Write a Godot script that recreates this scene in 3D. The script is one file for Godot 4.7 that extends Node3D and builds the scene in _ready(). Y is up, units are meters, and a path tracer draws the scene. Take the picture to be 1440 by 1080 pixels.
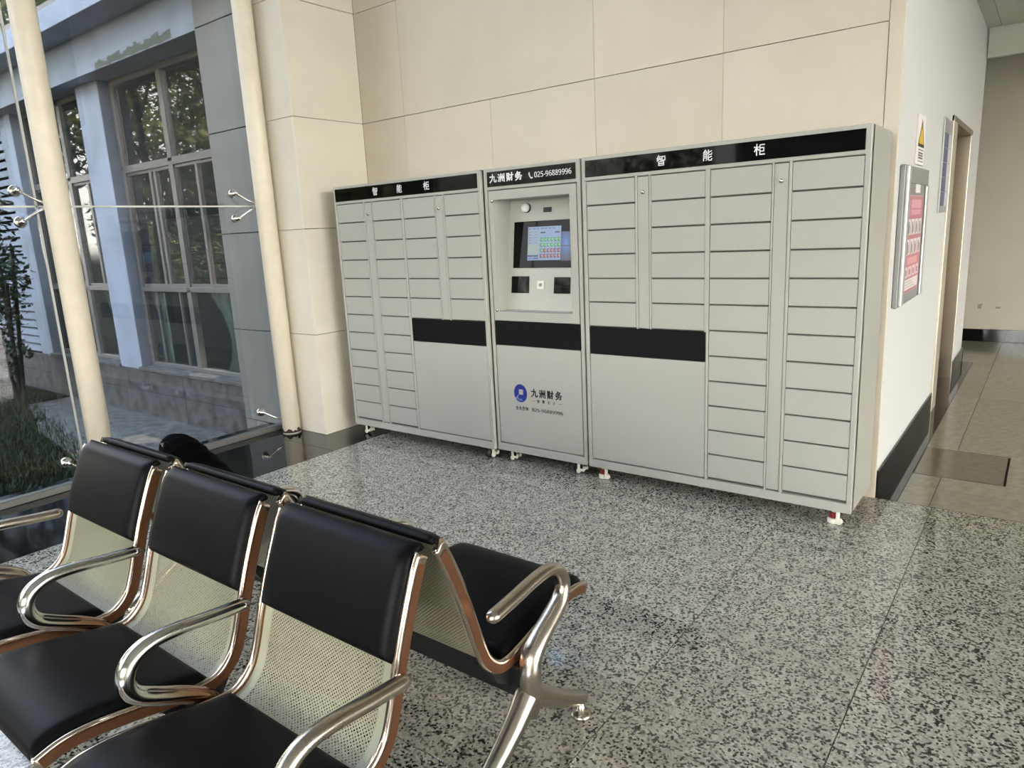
extends Node3D
# Units: metres. x runs to the right along the lockers, y up, z from the lockers towards the viewer. z = 0 is the front of the lockers.

const GAP := 0.004
var M := {}
var rng := RandomNumberGenerator.new()

# ------------------------------------------------------------------ helpers
func mk() -> SurfaceTool:
	var st := SurfaceTool.new()
	st.begin(Mesh.PRIMITIVE_TRIANGLES)
	st.set_smooth_group(-1)
	return st

func vtx(st: SurfaceTool, p: Vector3, uv := Vector2.ZERO) -> void:
	st.set_uv(uv)
	st.add_vertex(p)

func tri(st: SurfaceTool, a: Vector3, b: Vector3, c: Vector3) -> void: # counter-clockwise seen from outside
	vtx(st, a); vtx(st, c); vtx(st, b)

func quad(st: SurfaceTool, a: Vector3, b: Vector3, c: Vector3, d: Vector3) -> void:
	tri(st, a, b, c); tri(st, a, c, d)

func quv(st: SurfaceTool, a: Vector3, b: Vector3, c: Vector3, d: Vector3, u0 := 0.0, v0 := 1.0, u1 := 1.0, v1 := 0.0) -> void:
	# a lower left, b lower right, c upper right, d upper left
	var ua := Vector2(u0, v0); var ub := Vector2(u1, v0); var uc := Vector2(u1, v1); var ud := Vector2(u0, v1)
	vtx(st, a, ua); vtx(st, c, uc); vtx(st, b, ub)
	vtx(st, a, ua); vtx(st, d, ud); vtx(st, c, uc)

func bx(st: SurfaceTool, lo: Vector3, hi: Vector3, ch := 0.0) -> void:
	var c := (lo + hi) * 0.5
	var h := (hi - lo) * 0.5
	if ch <= 0.0:
		for ax in 3:
			for s: float in [-1.0, 1.0]:
				var n := Vector3.ZERO; n[ax] = s
				var u := Vector3.ZERO; u[(ax + 1) % 3] = 1.0
				var v := n.cross(u)
				var o := c + n * h; var eu := u * h; var ev := v * h
				quad(st, o - eu - ev, o + eu - ev, o + eu + ev, o - eu + ev)
		return
	ch = minf(ch, minf(h.x, minf(h.y, h.z)) * 0.9)
	var k := h - Vector3(ch, ch, ch)
	for ax in 3:
		for s: float in [-1.0, 1.0]:
			var n := Vector3.ZERO; n[ax] = s
			var u := Vector3.ZERO; u[(ax + 1) % 3] = 1.0
			var v := n.cross(u)
			var o := c + n * h; var eu := u * k; var ev := v * k
			quad(st, o - eu - ev, o + eu - ev, o + eu + ev, o - eu + ev)
	for ax in 3:
		var b := (ax + 1) % 3
		var d := (ax + 2) % 3
		for s: float in [-1.0, 1.0]:
			for t: float in [-1.0, 1.0]:
				var p0 := Vector3.ZERO; var p1 := Vector3.ZERO
				p0[b] = s * h[b]; p0[d] = t * k[d]
				p1[b] = s * k[b]; p1[d] = t * h[d]
				var e := Vector3.ZERO; e[ax] = k[ax]
				if _out(c + p0 - e, c + p1 - e, c + p1 + e, c): quad(st, c + p0 - e, c + p1 - e, c + p1 + e, c + p0 + e)
				else: quad(st, c + p0 + e, c + p1 + e, c + p1 - e, c + p0 - e)
	for sx: float in [-1.0, 1.0]:
		for sy: float in [-1.0, 1.0]:
			for sz: float in [-1.0, 1.0]:
				var a := c + Vector3(sx * h.x, sy * k.y, sz * k.z)
				var b2 := c + Vector3(sx * k.x, sy * h.y, sz * k.z)
				var d2 := c + Vector3(sx * k.x, sy * k.y, sz * h.z)
				if _out(a, b2, d2, c): tri(st, a, b2, d2)
				else: tri(st, a, d2, b2)

func _out(a: Vector3, b: Vector3, d: Vector3, c: Vector3) -> bool:
	return (b - a).cross(d - a).dot(a - c) > 0.0

func build(st: SurfaceTool, called: String, mat: Material, parent: Node = null) -> MeshInstance3D:
	st.generate_normals()
	var o := MeshInstance3D.new()
	o.mesh = st.commit()
	o.material_override = null
	o.mesh.surface_set_material(0, mat)
	o.name = called
	if parent: parent.add_child(o, true)
	else: put(o, called)
	return o

func inst(mesh: Mesh, called: String, mat: Material, parent: Node, at: Vector3) -> MeshInstance3D:
	var o := MeshInstance3D.new()
	o.mesh = mesh
	o.set_surface_override_material(0, mat)
	o.name = called
	o.position = at
	parent.add_child(o, true)
	return o

var taken := {}
func put(o: Node, called: String) -> void:
	if taken.has(called):
		o.name = "%s_%03d" % [called, taken[called]]
		taken[called] += 1
	else:
		o.name = called
		taken[called] = 1
	add_child(o, true)

func thing(called: String, label: String, category: String, at := Vector3.ZERO, turn := 0.0, group := "") -> Node3D:
	var o := Node3D.new()
	put(o, called)
	o.position = at
	o.rotation.y = turn
	tag(o, label, category, group)
	return o

func tag(o: Node, label: String, category: String, group := "") -> Node:
	o.set_meta("label", label)
	o.set_meta("category", category)
	if group: o.set_meta("group", group)
	return o

func struct(called: String, label: String, category: String) -> Node3D:
	var o := Node3D.new()
	put(o, called)
	o.set_meta("kind", "structure")
	tag(o, label, category)
	return o

func tube(st: SurfaceTool, pts: Array, rad: Variant, sides := 14, flat := 1.0, up := Vector3.UP, caps := true) -> void:
	# a swept round bar; rad is one radius or one for each point; flat scales the section along «up»
	st.set_smooth_group(0)
	var n := pts.size()
	var rings := []
	var prev_u := up
	for i in n:
		var t: Vector3 = (pts[mini(i + 1, n - 1)] - pts[maxi(i - 1, 0)]).normalized()
		var u := (prev_u - t * prev_u.dot(t))
		u = u.normalized() if u.length() > 0.01 else t.cross(Vector3.RIGHT).normalized()
		var w := t.cross(u).normalized()
		prev_u = u
		var r: float = rad[i] if rad is Array else rad
		var ring := []
		for k in sides:
			var a := TAU * k / sides
			ring.append(pts[i] + (u * cos(a) * flat + w * sin(a)) * r)
		rings.append(ring)
	if caps: # rounded ends
		for e: int in [0, 1]:
			var i := 0 if e == 0 else n - 1
			var t2: Vector3 = (pts[i] - pts[1 if e == 0 else n - 2]).normalized()
			for step: Array in [[0.86, 0.45], [0.5, 0.8], [0.08, 0.93]]:
				var r2: float = rad[i] if rad is Array else rad
				var base: Array = rings[0] if e == 0 else rings[rings.size() - 1]
				var src := []
				var src_ring: Array = rings[_first] if e == 0 else rings[rings.size() - 1 - _last]
				for k in sides:
					src.append(pts[i] + (src_ring[k] - pts[i]) * step[0] + t2 * r2 * step[1])
				if e == 0:
					rings.push_front(src); _first += 1
				else:
					rings.push_back(src); _last += 1
		_first = 0
		_last = 0
	for i in rings.size() - 1:
		if tube_cols: st.set_color(tube_cols[clampi(i - 3, 0, tube_cols.size() - 1)])
		for k in sides:
			var k2 := (k + 1) % sides
			quad(st, rings[i][k], rings[i][k2], rings[i + 1][k2], rings[i + 1][k])
	st.set_smooth_group(-1)
	for e: int in [0, 1]:
		var ring: Array = rings[0] if e == 0 else rings[rings.size() - 1]
		var mid := Vector3.ZERO
		for q: Vector3 in ring: mid += q / sides
		for k in sides:
			if e == 0: tri(st, mid, ring[(k + 1) % sides], ring[k])
			else: tri(st, mid, ring[k], ring[(k + 1) % sides])
var tube_cols := []
var _first := 0
var _last := 0

func lathe(st: SurfaceTool, prof: Array, at: Vector3, axis := Vector3.UP, sides := 20) -> void:
	# prof: Vector2(radius, height along the axis) from bottom to top
	var u := axis.cross(Vector3(0.31, 0.2, 0.93)).normalized()
	var w := axis.cross(u).normalized()
	for i in prof.size() - 1:
		for k in sides:
			var a := TAU * k / sides; var b := TAU * (k + 1) / sides
			var p: Vector2 = prof[i]; var q: Vector2 = prof[i + 1]
			var da := u * cos(a) + w * sin(a); var db := u * cos(b) + w * sin(b)
			quad(st, at + da * p.x + axis * p.y, at + db * p.x + axis * p.y, at + db * q.x + axis * q.y, at + da * q.x + axis * q.y)

func spline(p: Array, each := 6) -> Array:
	var out := []
	for i in p.size() - 1:
		var a: Vector3 = p[maxi(i - 1, 0)]; var b: Vector3 = p[i]; var c: Vector3 = p[i + 1]; var d: Vector3 = p[mini(i + 2, p.size() - 1)]
		for k in each:
			out.append(b.cubic_interpolate(c, a, d, float(k) / each))
	out.append(p[p.size() - 1])
	return out

# lettering: strokes on a 100 x 100 grid, drawn as thin raised bars in the plane z = const
const GLYPH := {
	"jiu": "45,95 45,62 35,30 8,5|8,68 68,68 66,20 74,8 92,8 95,25",
	"zhou": "10,88 22,78|5,60 17,50|8,8 22,38|30,60 34,45|42,92 42,40 32,5|52,62 56,45|65,88 65,12|75,62 79,45|90,92 90,5",
	"cai": "10,88 10,30|10,88 40,88 40,30|25,75 25,40 8,5|28,25 42,8|48,70 95,70|78,95 78,8 66,12|76,68 65,40 46,20",
	"wu": "40,97 28,75 12,62|36,85 75,85 55,62 10,45|30,75 60,58 95,48|18,35 82,35 78,8 65,12|48,46 42,20 12,3",
	"zhi": "25,97 12,75|18,84 52,84|6,66 56,66|32,84 30,62 8,45|34,62 54,47|62,85 62,50 92,50 92,85 62,85|24,38 24,2 78,2 78,38 24,38|24,20 78,20",
	"neng": "30,97 12,72 44,74|38,86 50,66|12,58 12,2|12,58 44,58 44,6 36,4|12,42 44,42|12,26 44,26|60,95 60,60 66,54 90,54 94,66|90,86 60,74|60,44 60,8 66,2 90,2 94,14|90,36 60,24",
	"gui": "5,72 45,72|26,97 26,2|25,70 6,35|28,62 44,45|55,90 55,6 97,6|55,90 95,90|55,64 90,64 90,34 55,34",
	"hui": "8,92 45,92|8,82 45,82|5,72 47,72|26,97 26,66|55,92 92,92|55,82 92,82|53,72 95,72|74,97 74,66|20,60 80,60 80,38 20,38|15,49 80,49|12,25 8,8|28,30 30,5 70,5 72,15|50,28 55,18|80,28 92,12",
	"meet": "50,97 5,58|50,97 95,58|30,60 70,60|12,40 88,40|48,40 25,8 78,12|65,25 85,2",
	"ji": "15,92 28,80|5,60 25,60 25,10 38,22|42,58 97,58|70,95 70,3",
	"ye": "38,92 38,8|62,92 62,8|15,72 26,35|85,72 74,35|5,5 95,5",
	"zi": "10,90 22,80|8,55 26,70|45,97 30,68|40,85 90,85 82,70|62,84 58,68 35,52|62,72 92,52|25,42 25,3 75,3 75,42 25,42",
	"xun": "15,92 28,80|5,60 25,60 25,10 38,22|55,97 40,62|50,82 95,82 92,8 80,8|50,62 50,25|50,62 76,62 76,25 50,25|50,44 76,44",
	"phone": "14,92 10,70 24,44 46,20 72,8 92,12",
}

func glyph(st: SurfaceTool, which: String, at: Vector3, w: float, h: float, pen: float) -> void:
	var depth := 0.0009
	for stroke: String in GLYPH[which].split("|"):
		var p := []
		for pair: String in stroke.split(" "):
			var xy := pair.split(",")
			p.append(Vector2(at.x + xy[0].to_float() * 0.01 * w, at.y + xy[1].to_float() * 0.01 * h))
		for i in p.size() - 1:
			var a: Vector2 = p[i]; var b: Vector2 = p[i + 1]
			var d := (b - a).normalized()
			a -= d * pen * 0.42; b += d * pen * 0.42
			var s := Vector2(-d.y, d.x) * pen * 0.5
			var q := [a - s, b - s, b + s, a + s]
			var f := []
			for v: Vector2 in q: f.append(Vector3(v.x, v.y, at.z + depth))
			quad(st, f[0], f[1], f[2], f[3])
			for k in 4:
				var g: Vector3 = f[k]; var g2: Vector3 = f[(k + 1) % 4]
				quad(st, Vector3(g.x, g.y, at.z), Vector3(g2.x, g2.y, at.z), g2, g)

func words(text: String, size: float, at: Vector3, width: float, called: String, mat: Material, parent: Node) -> void:
	var t := TextMesh.new()
	var f := SystemFont.new()
	f.font_names = PackedStringArray(["Droid Sans"])
	t.font = f
	t.text = text
	t.font_size = 64
	t.pixel_size = size / 46.0
	t.depth = 0.0015
	t.horizontal_alignment = HORIZONTAL_ALIGNMENT_LEFT
	var o := MeshInstance3D.new()
	o.mesh = t
	t.material = mat
	o.name = called
	o.position = at
	var w := t.get_aabb().size.x
	if w > 0.0: o.scale = Vector3(width / w, 1, 1)
	parent.add_child(o, true)

# ------------------------------------------------------------------ materials
func mat(c: Color, rough := 0.5, metal := 0.0) -> StandardMaterial3D:
	var m := StandardMaterial3D.new()
	m.albedo_color = c
	m.roughness = rough
	m.metallic = metal
	return m

func noise_tex(freq: float, sd: int, stops: Array, oct := 3, size := 512, kind := FastNoiseLite.TYPE_SIMPLEX_SMOOTH) -> NoiseTexture2D:
	var n := FastNoiseLite.new()
	n.noise_type = kind
	n.frequency = freq
	n.seed = sd
	n.fractal_octaves = oct
	var t := NoiseTexture2D.new()
	t.width = size; t.height = size
	t.seamless = true
	t.noise = n
	var g := Gradient.new()
	var off := PackedFloat32Array(); var col := PackedColorArray()
	for s: Array in stops:
		off.append(s[0]); col.append(s[1])
	g.offsets = off; g.colors = col
	t.color_ramp = g
	return t

func gray(v: float, warm := 0.0) -> Color:
	return Color(v + warm, v, v - warm)

func tri_map(m: StandardMaterial3D, t: Texture2D, scale: float, off := Vector3.ZERO) -> StandardMaterial3D:
	m.albedo_texture = t
	m.uv1_triplanar = true
	m.uv1_world_triplanar = true
	m.uv1_scale = Vector3.ONE * scale
	m.uv1_offset = off
	return m

func make_materials() -> void:
	# beige wall stone
	var stone := noise_tex(0.006, 4, [[0.0, Color(0.97, 0.97, 0.965)], [1.0, Color(1, 1, 1)]], 4)
	for i in 3:
		M["stone%d" % i] = tri_map(mat([Color(0.80, 0.765, 0.69), Color(0.79, 0.755, 0.68), Color(0.81, 0.77, 0.70)][i], 0.42), stone, 0.7, Vector3(0.37 * i, 0.21 * i, 0.11 * i))
	M.pale_stone = tri_map(mat(Color(0.845, 0.82, 0.755), 0.42), stone, 0.7, Vector3(0.2, 0.5, 0.1))  # pilaster copy of the stone, lightened to stand for light from the right
	M.shaded_stone = tri_map(mat(Color(0.56, 0.555, 0.525), 0.5), noise_tex(0.006, 41, [[0.0, gray(0.88)], [1.0, gray(1.0)]], 4), 0.7)  # outdoor copy of the stone, greyer and with shade darkened into its colour
	M.joint = mat(Color(0.46, 0.43, 0.37), 0.9)
	M.white_wall = mat(Color(0.805, 0.805, 0.79), 0.75)
	M.far_wall = tri_map(mat(Color(0.78, 0.76, 0.70), 0.7), stone, 0.5)
	M.ceiling = mat(Color(0.78, 0.77, 0.73), 0.8)
	M.black_stone = tri_map(mat(Color(0.075, 0.075, 0.082), 0.06), noise_tex(0.05, 3, [[0.0, gray(0.75)], [0.7, gray(1.0)], [0.8, gray(1.6)]]), 1.0)
	# speckled granite
	var gr := noise_tex(0.145, 21, [[0.0, Color(0.13, 0.13, 0.13)], [0.13, Color(0.20, 0.20, 0.195)], [0.19, Color(0.38, 0.38, 0.37)], [0.29, Color(0.54, 0.54, 0.525)], [0.37, Color(0.69, 0.69, 0.665)], [0.70, Color(0.76, 0.755, 0.725)], [1.0, Color(0.86, 0.85, 0.82)]], 1, 1024, FastNoiseLite.TYPE_CELLULAR)
	var gn := gr.noise as FastNoiseLite
	gn.cellular_return_type = FastNoiseLite.RETURN_CELL_VALUE
	gn.cellular_jitter = 1.0
	gn.fractal_type = FastNoiseLite.FRACTAL_NONE
	gn.domain_warp_enabled = true
	gn.domain_warp_amplitude = 5.0
	gn.domain_warp_frequency = 0.09
	var blot := noise_tex(0.012, 5, [[0.0, gray(0.90)], [1.0, gray(1.0)]], 3)
	for i in 4:
		var g := tri_map(mat([Color(0.965, 0.95, 0.915), Color(0.945, 0.935, 0.90), Color(0.955, 0.945, 0.915), Color(0.935, 0.92, 0.885)][i], 0.05), gr, 0.95, Vector3(0.31 * i, 0.0, 0.47 * i))
		g.detail_enabled = true
		g.detail_blend_mode = BaseMaterial3D.BLEND_MODE_MUL
		g.detail_albedo = blot
		g.metallic_specular = 0.70
		M["granite%d" % i] = g
	M.floor_joint = mat(Color(0.20, 0.195, 0.18), 0.9)
	var pol := noise_tex(0.03, 8, [[0.0, gray(0.88)], [1.0, gray(1.0)]], 4)
	M.polished0 = tri_map(mat(Color(0.64, 0.62, 0.555), 0.13), pol, 1.0)
	M.polished1 = tri_map(mat(Color(0.62, 0.60, 0.535), 0.13), pol, 1.0, Vector3(0.4, 0, 0.3))
	M.cover = tri_map(mat(Color(0.47, 0.45, 0.39), 0.14), pol, 1.0, Vector3(0.2, 0, 0.6))
	# lockers
	M.locker = mat(Color(0.645, 0.64, 0.605), 0.42)
	M.gap_shade = mat(Color(0.30, 0.295, 0.275), 0.6)
	M.locker_light = mat(Color(0.70, 0.695, 0.66), 0.42)
	M.black_panel = mat(Color(0.06, 0.062, 0.064), 0.5)
	M.black_panel.metallic_specular = 0.25
	M.black_acrylic = mat(Color(0.02, 0.02, 0.022), 0.04)
	M.black_acrylic.metallic_specular = 0.27
	M.letter_white = mat(Color(0.90, 0.90, 0.90), 0.5)
	M.letter_black = mat(Color(0.03, 0.03, 0.035), 0.6)
	M.logo_blue = mat(Color(0.06, 0.14, 0.48), 0.5)
	M.logo_pale = mat(Color(0.45, 0.55, 0.78), 0.5)
	M.steel = mat(Color(0.80, 0.78, 0.74), 0.22, 1.0)
	M.brushed = mat(Color(0.72, 0.68, 0.61), 0.22, 1.0)
	M.lock = mat(Color(0.72, 0.70, 0.66), 0.2, 1.0)
	M.plastic_white = mat(Color(0.88, 0.86, 0.80), 0.4)
	M.rubber = mat(Color(0.05, 0.05, 0.05), 0.6)
	M.red_dial = mat(Color(0.45, 0.06, 0.05), 0.45)
	# bench
	var lea := mat(Color(0.05, 0.05, 0.054), 0.40)
	lea.metallic_specular = 0.2
	lea.normal_enabled = true
	var ln := FastNoiseLite.new(); ln.frequency = 0.12; ln.seed = 6
	var lt := NoiseTexture2D.new(); lt.width = 256; lt.height = 256; lt.seamless = true; lt.noise = ln; lt.as_normal_map = true; lt.bump_strength = 1.2
	lea.normal_texture = lt
	lea.normal_scale = 0.25
	lea.uv1_triplanar = true
	lea.uv1_scale = Vector3.ONE * 8.0
	M.leather = lea
	M.chrome = mat(Color(0.84, 0.83, 0.81), 0.10, 1.0)
	M.rail_metal = mat(Color(0.82, 0.755, 0.70), 0.14, 1.0)
	M.two_tone_chrome = mat(Color(1, 1, 1), 0.13, 1.0)
	M.two_tone_chrome.vertex_color_use_as_albedo = true
	M.copper = mat(Color(0.57, 0.40, 0.30), 0.33, 0.85)
	M.cast = tri_map(mat(Color(0.80, 0.765, 0.715), 0.26, 1.0), noise_tex(0.08, 2, [[0.0, gray(0.82)], [1.0, gray(1.0)]]), 3.0)
	M.shell = mat(Color(0.655, 0.655, 0.56), 0.45)
	var pim := Image.create(32, 32, false, Image.FORMAT_RGBA8)
	for y in 32:
		for x in 32:
			var d1 := Vector2(fposmod(x - 8 + 16, 32) - 16, fposmod(y - 8 + 16, 32) - 16).length()
			var d2 := Vector2(fposmod(x - 24 + 16, 32) - 16, fposmod(y - 24 + 16, 32) - 16).length()
			var hole := minf(d1, d2) < 7.4
			pim.set_pixel(x, y, Color(1, 1, 1, 0.0 if hole else 1.0))
	var perf := mat(Color(0.63, 0.615, 0.51), 0.45)
	perf.albedo_texture = ImageTexture.create_from_image(pim)
	perf.transparency = BaseMaterial3D.TRANSPARENCY_ALPHA_SCISSOR
	perf.alpha_scissor_threshold = 0.5
	perf.cull_mode = BaseMaterial3D.CULL_DISABLED
	M.perforated = perf
	M.black_plastic = mat(Color(0.03, 0.03, 0.03), 0.45)
	M.beam = mat(Color(0.022, 0.022, 0.022), 0.5)
	# glass wall
	var gl := mat(Color(0.03, 0.045, 0.05, 0.53), 0.0)
	gl.metallic_specular = 0.42
	gl.transparency = BaseMaterial3D.TRANSPARENCY_ALPHA
	M.tinted = gl
	var g2 := mat(Color(0.7, 0.75, 0.75, 0.03), 0.0)
	g2.transparency = BaseMaterial3D.TRANSPARENCY_ALPHA
	M.clear = g2
	var g3 := mat(Color(0.16, 0.20, 0.22, 0.35), 0.0)
	g3.transparency = BaseMaterial3D.TRANSPARENCY_ALPHA
	M.house_glass = g3
	M.sealant = mat(Color(0.78, 0.78, 0.76), 0.6)
	M.cream = tri_map(mat(Color(0.88, 0.84, 0.76), 0.38), noise_tex(0.01, 12, [[0.0, gray(0.94)], [1.0, gray(1.0)]]), 1.0)
	M.rust = mat(Color(0.16, 0.10, 0.06), 0.9)
	M.channel = mat(Color(0.46, 0.46, 0.44), 0.35, 0.6)
	# outside
	var stain := noise_tex(0.008, 14, [[0.0, Color(0.86, 0.87, 0.85)], [0.45, gray(0.96)], [1.0, gray(1.0)]], 5)
	M.facade = tri_map(mat(Color(0.68, 0.72, 0.775), 0.8), stain, 0.4)  # bluish tint stands for the blue sky light on the wing
	M.plinth = tri_map(mat(Color(0.42, 0.42, 0.41), 0.85), noise_tex(0.02, 17, [[0.0, Color(0.55, 0.53, 0.52)], [0.5, gray(0.85)], [1.0, gray(1.0)]], 5), 0.5)
	M.moss = tri_map(mat(Color(0.46, 0.49, 0.45), 0.9), stain, 1.5)
	M.window_frame = mat(Color(0.52, 0.51, 0.49), 0.4, 0.3)
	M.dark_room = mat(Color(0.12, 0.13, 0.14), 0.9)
	M.curtain = mat(Color(0.72, 0.82, 0.78), 0.9)
	M.concrete = tri_map(mat(Color(0.50, 0.50, 0.47), 0.9), noise_tex(0.02, 31, [[0.0, gray(0.5)], [1.0, gray(1.0)]], 5), 0.6)
	M.paving = tri_map(mat(Color(0.66, 0.645, 0.61), 0.8), noise_tex(0.02, 35, [[0.0, gray(0.85)], [1.0, gray(1.0)]], 4), 0.6)  # unseen ground, its pale tone chosen to bounce daylight into the hall
	M.soil = tri_map(mat(Color(0.13, 0.135, 0.085), 1.0), noise_tex(0.05, 33, [[0.0, gray(0.4)], [1.0, gray(1.0)]], 4), 0.6)
	M.soil.metallic_specular = 0.1
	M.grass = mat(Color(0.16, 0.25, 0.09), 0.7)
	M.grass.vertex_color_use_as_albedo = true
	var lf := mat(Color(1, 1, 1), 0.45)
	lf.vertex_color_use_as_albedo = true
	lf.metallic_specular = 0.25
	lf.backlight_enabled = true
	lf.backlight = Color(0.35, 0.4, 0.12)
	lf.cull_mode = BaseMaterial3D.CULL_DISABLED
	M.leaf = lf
	M.bark = mat(Color(0.17, 0.13, 0.10), 0.9)
	M.fabric = mat(Color(0.02, 0.02, 0.022), 0.9)
	M.fabric.metallic_specular = 0.12
	M.frame_gray = mat(Color(0.66, 0.66, 0.65), 0.35, 0.3)
	M.pale_steel = mat(Color(0.80, 0.77, 0.70), 0.35, 0.6)
	M.gray_paint = mat(Color(0.53, 0.53, 0.52), 0.45)
	M.paper = mat(Color(0.90, 0.88, 0.86), 0.7)

# ------------------------------------------------------------------ main
func _ready() -> void:
	rng.seed = 77
	# camera
	var cam := Camera3D.new()
	cam.name = "camera"
	cam.fov = rad_to_deg(2.0 * atan(540.0 / 985.6))
	cam.near = 0.05
	cam.far = 200.0
	add_child(cam)
	cam.transform = Transform3D(Basis.from_euler(Vector3(-0.2132, 0.6586, -0.0494), EULER_ORDER_YXZ), Vector3(0.6747, 1.5117, 3.5268))
	cam.current = true
	# sky and exposure
	var env := Environment.new()
	env.background_mode = Environment.BG_SKY
	var sky := Sky.new()
	var sm := ProceduralSkyMaterial.new()
	sm.sky_top_color = Color(0.66, 0.77, 0.93)
	sm.sky_horizon_color = Color(1.0, 0.98, 0.935)
	sm.sky_curve = 0.5
	sm.ground_bottom_color = Color(0.46, 0.44, 0.39)
	sm.ground_horizon_color = Color(0.75, 0.74, 0.70)
	sm.sky_energy_multiplier = 4.3
	sky.sky_material = sm
	env.sky = sky
	env.ambient_light_source = Environment.AMBIENT_SOURCE_SKY
	env.tonemap_mode = Environment.TONE_MAPPER_LINEAR
	env.tonemap_exposure = 0.87
	env.sdfgi_enabled = true
	env.ssao_enabled = true
	env.ssil_enabled = true
	var we := WorldEnvironment.new()
	we.name = "world"
	we.environment = env
	add_child(we)
	var sun := DirectionalLight3D.new()
	sun.name = "sun"
	sun.light_color = Color(1.0, 0.955, 0.87)
	sun.light_energy = 16.0
	sun.light_angular_distance = 0.6
	sun.shadow_enabled = true
	sun.sky_mode = DirectionalLight3D.SKY_MODE_LIGHT_ONLY
	add_child(sun)
	sun.look_at_from_position(Vector3(0.3, 0.80, -0.62), Vector3.ZERO)
	make_materials()
	# the place
	build_floor()
	build_hall()
	build_glass_wall()
	build_white_wall()
	build_neighbour()
	build_garden()
	# the things
	locker_bank(true)
	locker_bank(false)
	kiosk()
	benches()
	bag()
	wall_signs()

# ------------------------------------------------------------------ floor
func build_floor() -> void:
	var fl := struct("floor", "floor of polished speckled grey granite tiles with a black border strip", "floor")
	var st := mk()
	bx(st, Vector3(-4.6, -0.20, -6.4), Vector3(18.2, -0.012, 11.2))
	build(st, "screed", M.floor_joint, fl)
	# granite tiles 0.6 m
	var g := 0.0015
	var shared := {}
	var xs := [-3.42]
	var x := -3.31
	while x < 3.6:
		xs.append(x)
		x += 0.6
	var zs := [-0.505]
	var z := -0.125
	while z < 5.0:
		zs.append(z)
		z += 0.6
	for i in xs.size() - 1:
		for j in zs.size() - 1:
			var w: float = xs[i + 1] - xs[i]
			var d: float = zs[j + 1] - zs[j]
			var key := "%.3f_%.3f" % [w, d]
			if not shared.has(key):
				var t := mk()
				bx(t, Vector3(g, -0.012, g), Vector3(w - g, 0, d - g), 0.0012)
				t.generate_normals()
				shared[key] = t.commit()
			inst(shared[key], "tile", M["granite%d" % ((i * 5 + j * 3 + (i * j) % 3) % 4)], fl, Vector3(xs[i], 0, zs[j]))
	var xe: float = xs[xs.size() - 1]
	var ze: float = zs[zs.size() - 1]
	st = mk()
	bx(st, Vector3(xe, -0.012, -0.505), Vector3(18.0, 0, ze))
	bx(st, Vector3(-3.42, -0.012, ze), Vector3(18.0, 0, 11.0))
	build(st, "slab", M.granite1, fl)
	# black granite border along the glass wall
	var bz := [-0.5, 0.42, 1.62, 2.82, 4.02, 5.22, 6.42, 7.62, 9.3, 11.0]
	for i in bz.size() - 1:
		st = mk()
		bx(st, Vector3(-4.6, -0.012, bz[i] + 0.001), Vector3(-3.421, 0.0, bz[i + 1] - 0.001), 0.001)
		build(st, "border_slab", M.black_stone, fl)
	# corridor: black strip along the white wall, polished tiles, a stone floor cover
	for r: Array in [[-0.51, -1.80], [-1.80, -3.20], [-3.20, -4.84]]:
		st = mk()
		bx(st, Vector3(-0.5, -0.012, r[1] + 0.001), Vector3(0.125, 0, r[0] - 0.001), 0.001)
		build(st, "border_slab", M.black_stone, fl)
	var polished := [
		[0.127, -0.81, 0.272, -0.51], [0.275, -0.81, 1.47, -0.51], [1.473, -0.81, 2.67, -0.51],
		[0.127, -1.02, 0.272, -0.813], [0.275, -1.02, 1.47, -0.813], [1.473, -1.02, 2.67, -0.813],
		[0.58, -1.61, 1.47, -1.023], [1.473, -1.61, 2.67, -1.023],
		[0.127, -3.20, 0.297, -1.613], [0.30, -3.20, 1.47, -1.613], [1.473, -3.20, 2.67, -1.613],
		[0.127, -4.84, 0.297, -3.203], [0.30, -4.84, 1.47, -3.203], [1.473, -4.84, 2.67, -3.203],
		[-2.6, -6.3, 0.297, -4.843], [0.30, -6.3, 1.47, -4.843], [1.473, -6.3, 2.67, -4.843], [2.673, -6.3, 18.0, -0.51]]
	for k in polished.size():
		var p: Array = polished[k]
		st = mk()
		bx(st, Vector3(p[0], -0.012, p[1]), Vector3(p[2], 0, p[3]), 0.001)
		build(st, "polished_tile", M["polished%d" % (k % 2)], fl)
	st = mk()
	bx(st, Vector3(0.13, -0.012, -1.604), Vector3(0.568, -0.0005, -1.034), 0.001)
	var cov := build(st, "floor_cover", M.cover)
	tag(cov, "square stone access cover with dark gaps set in the corridor floor beside the white wall", "floor cover")
	st = mk()
	bx(st, Vector3(-3.2, -0.012, -0.508), Vector3(18.0, -0.0006, -0.505))
	build(st, "threshold_joint", M.floor_joint, fl)

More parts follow.
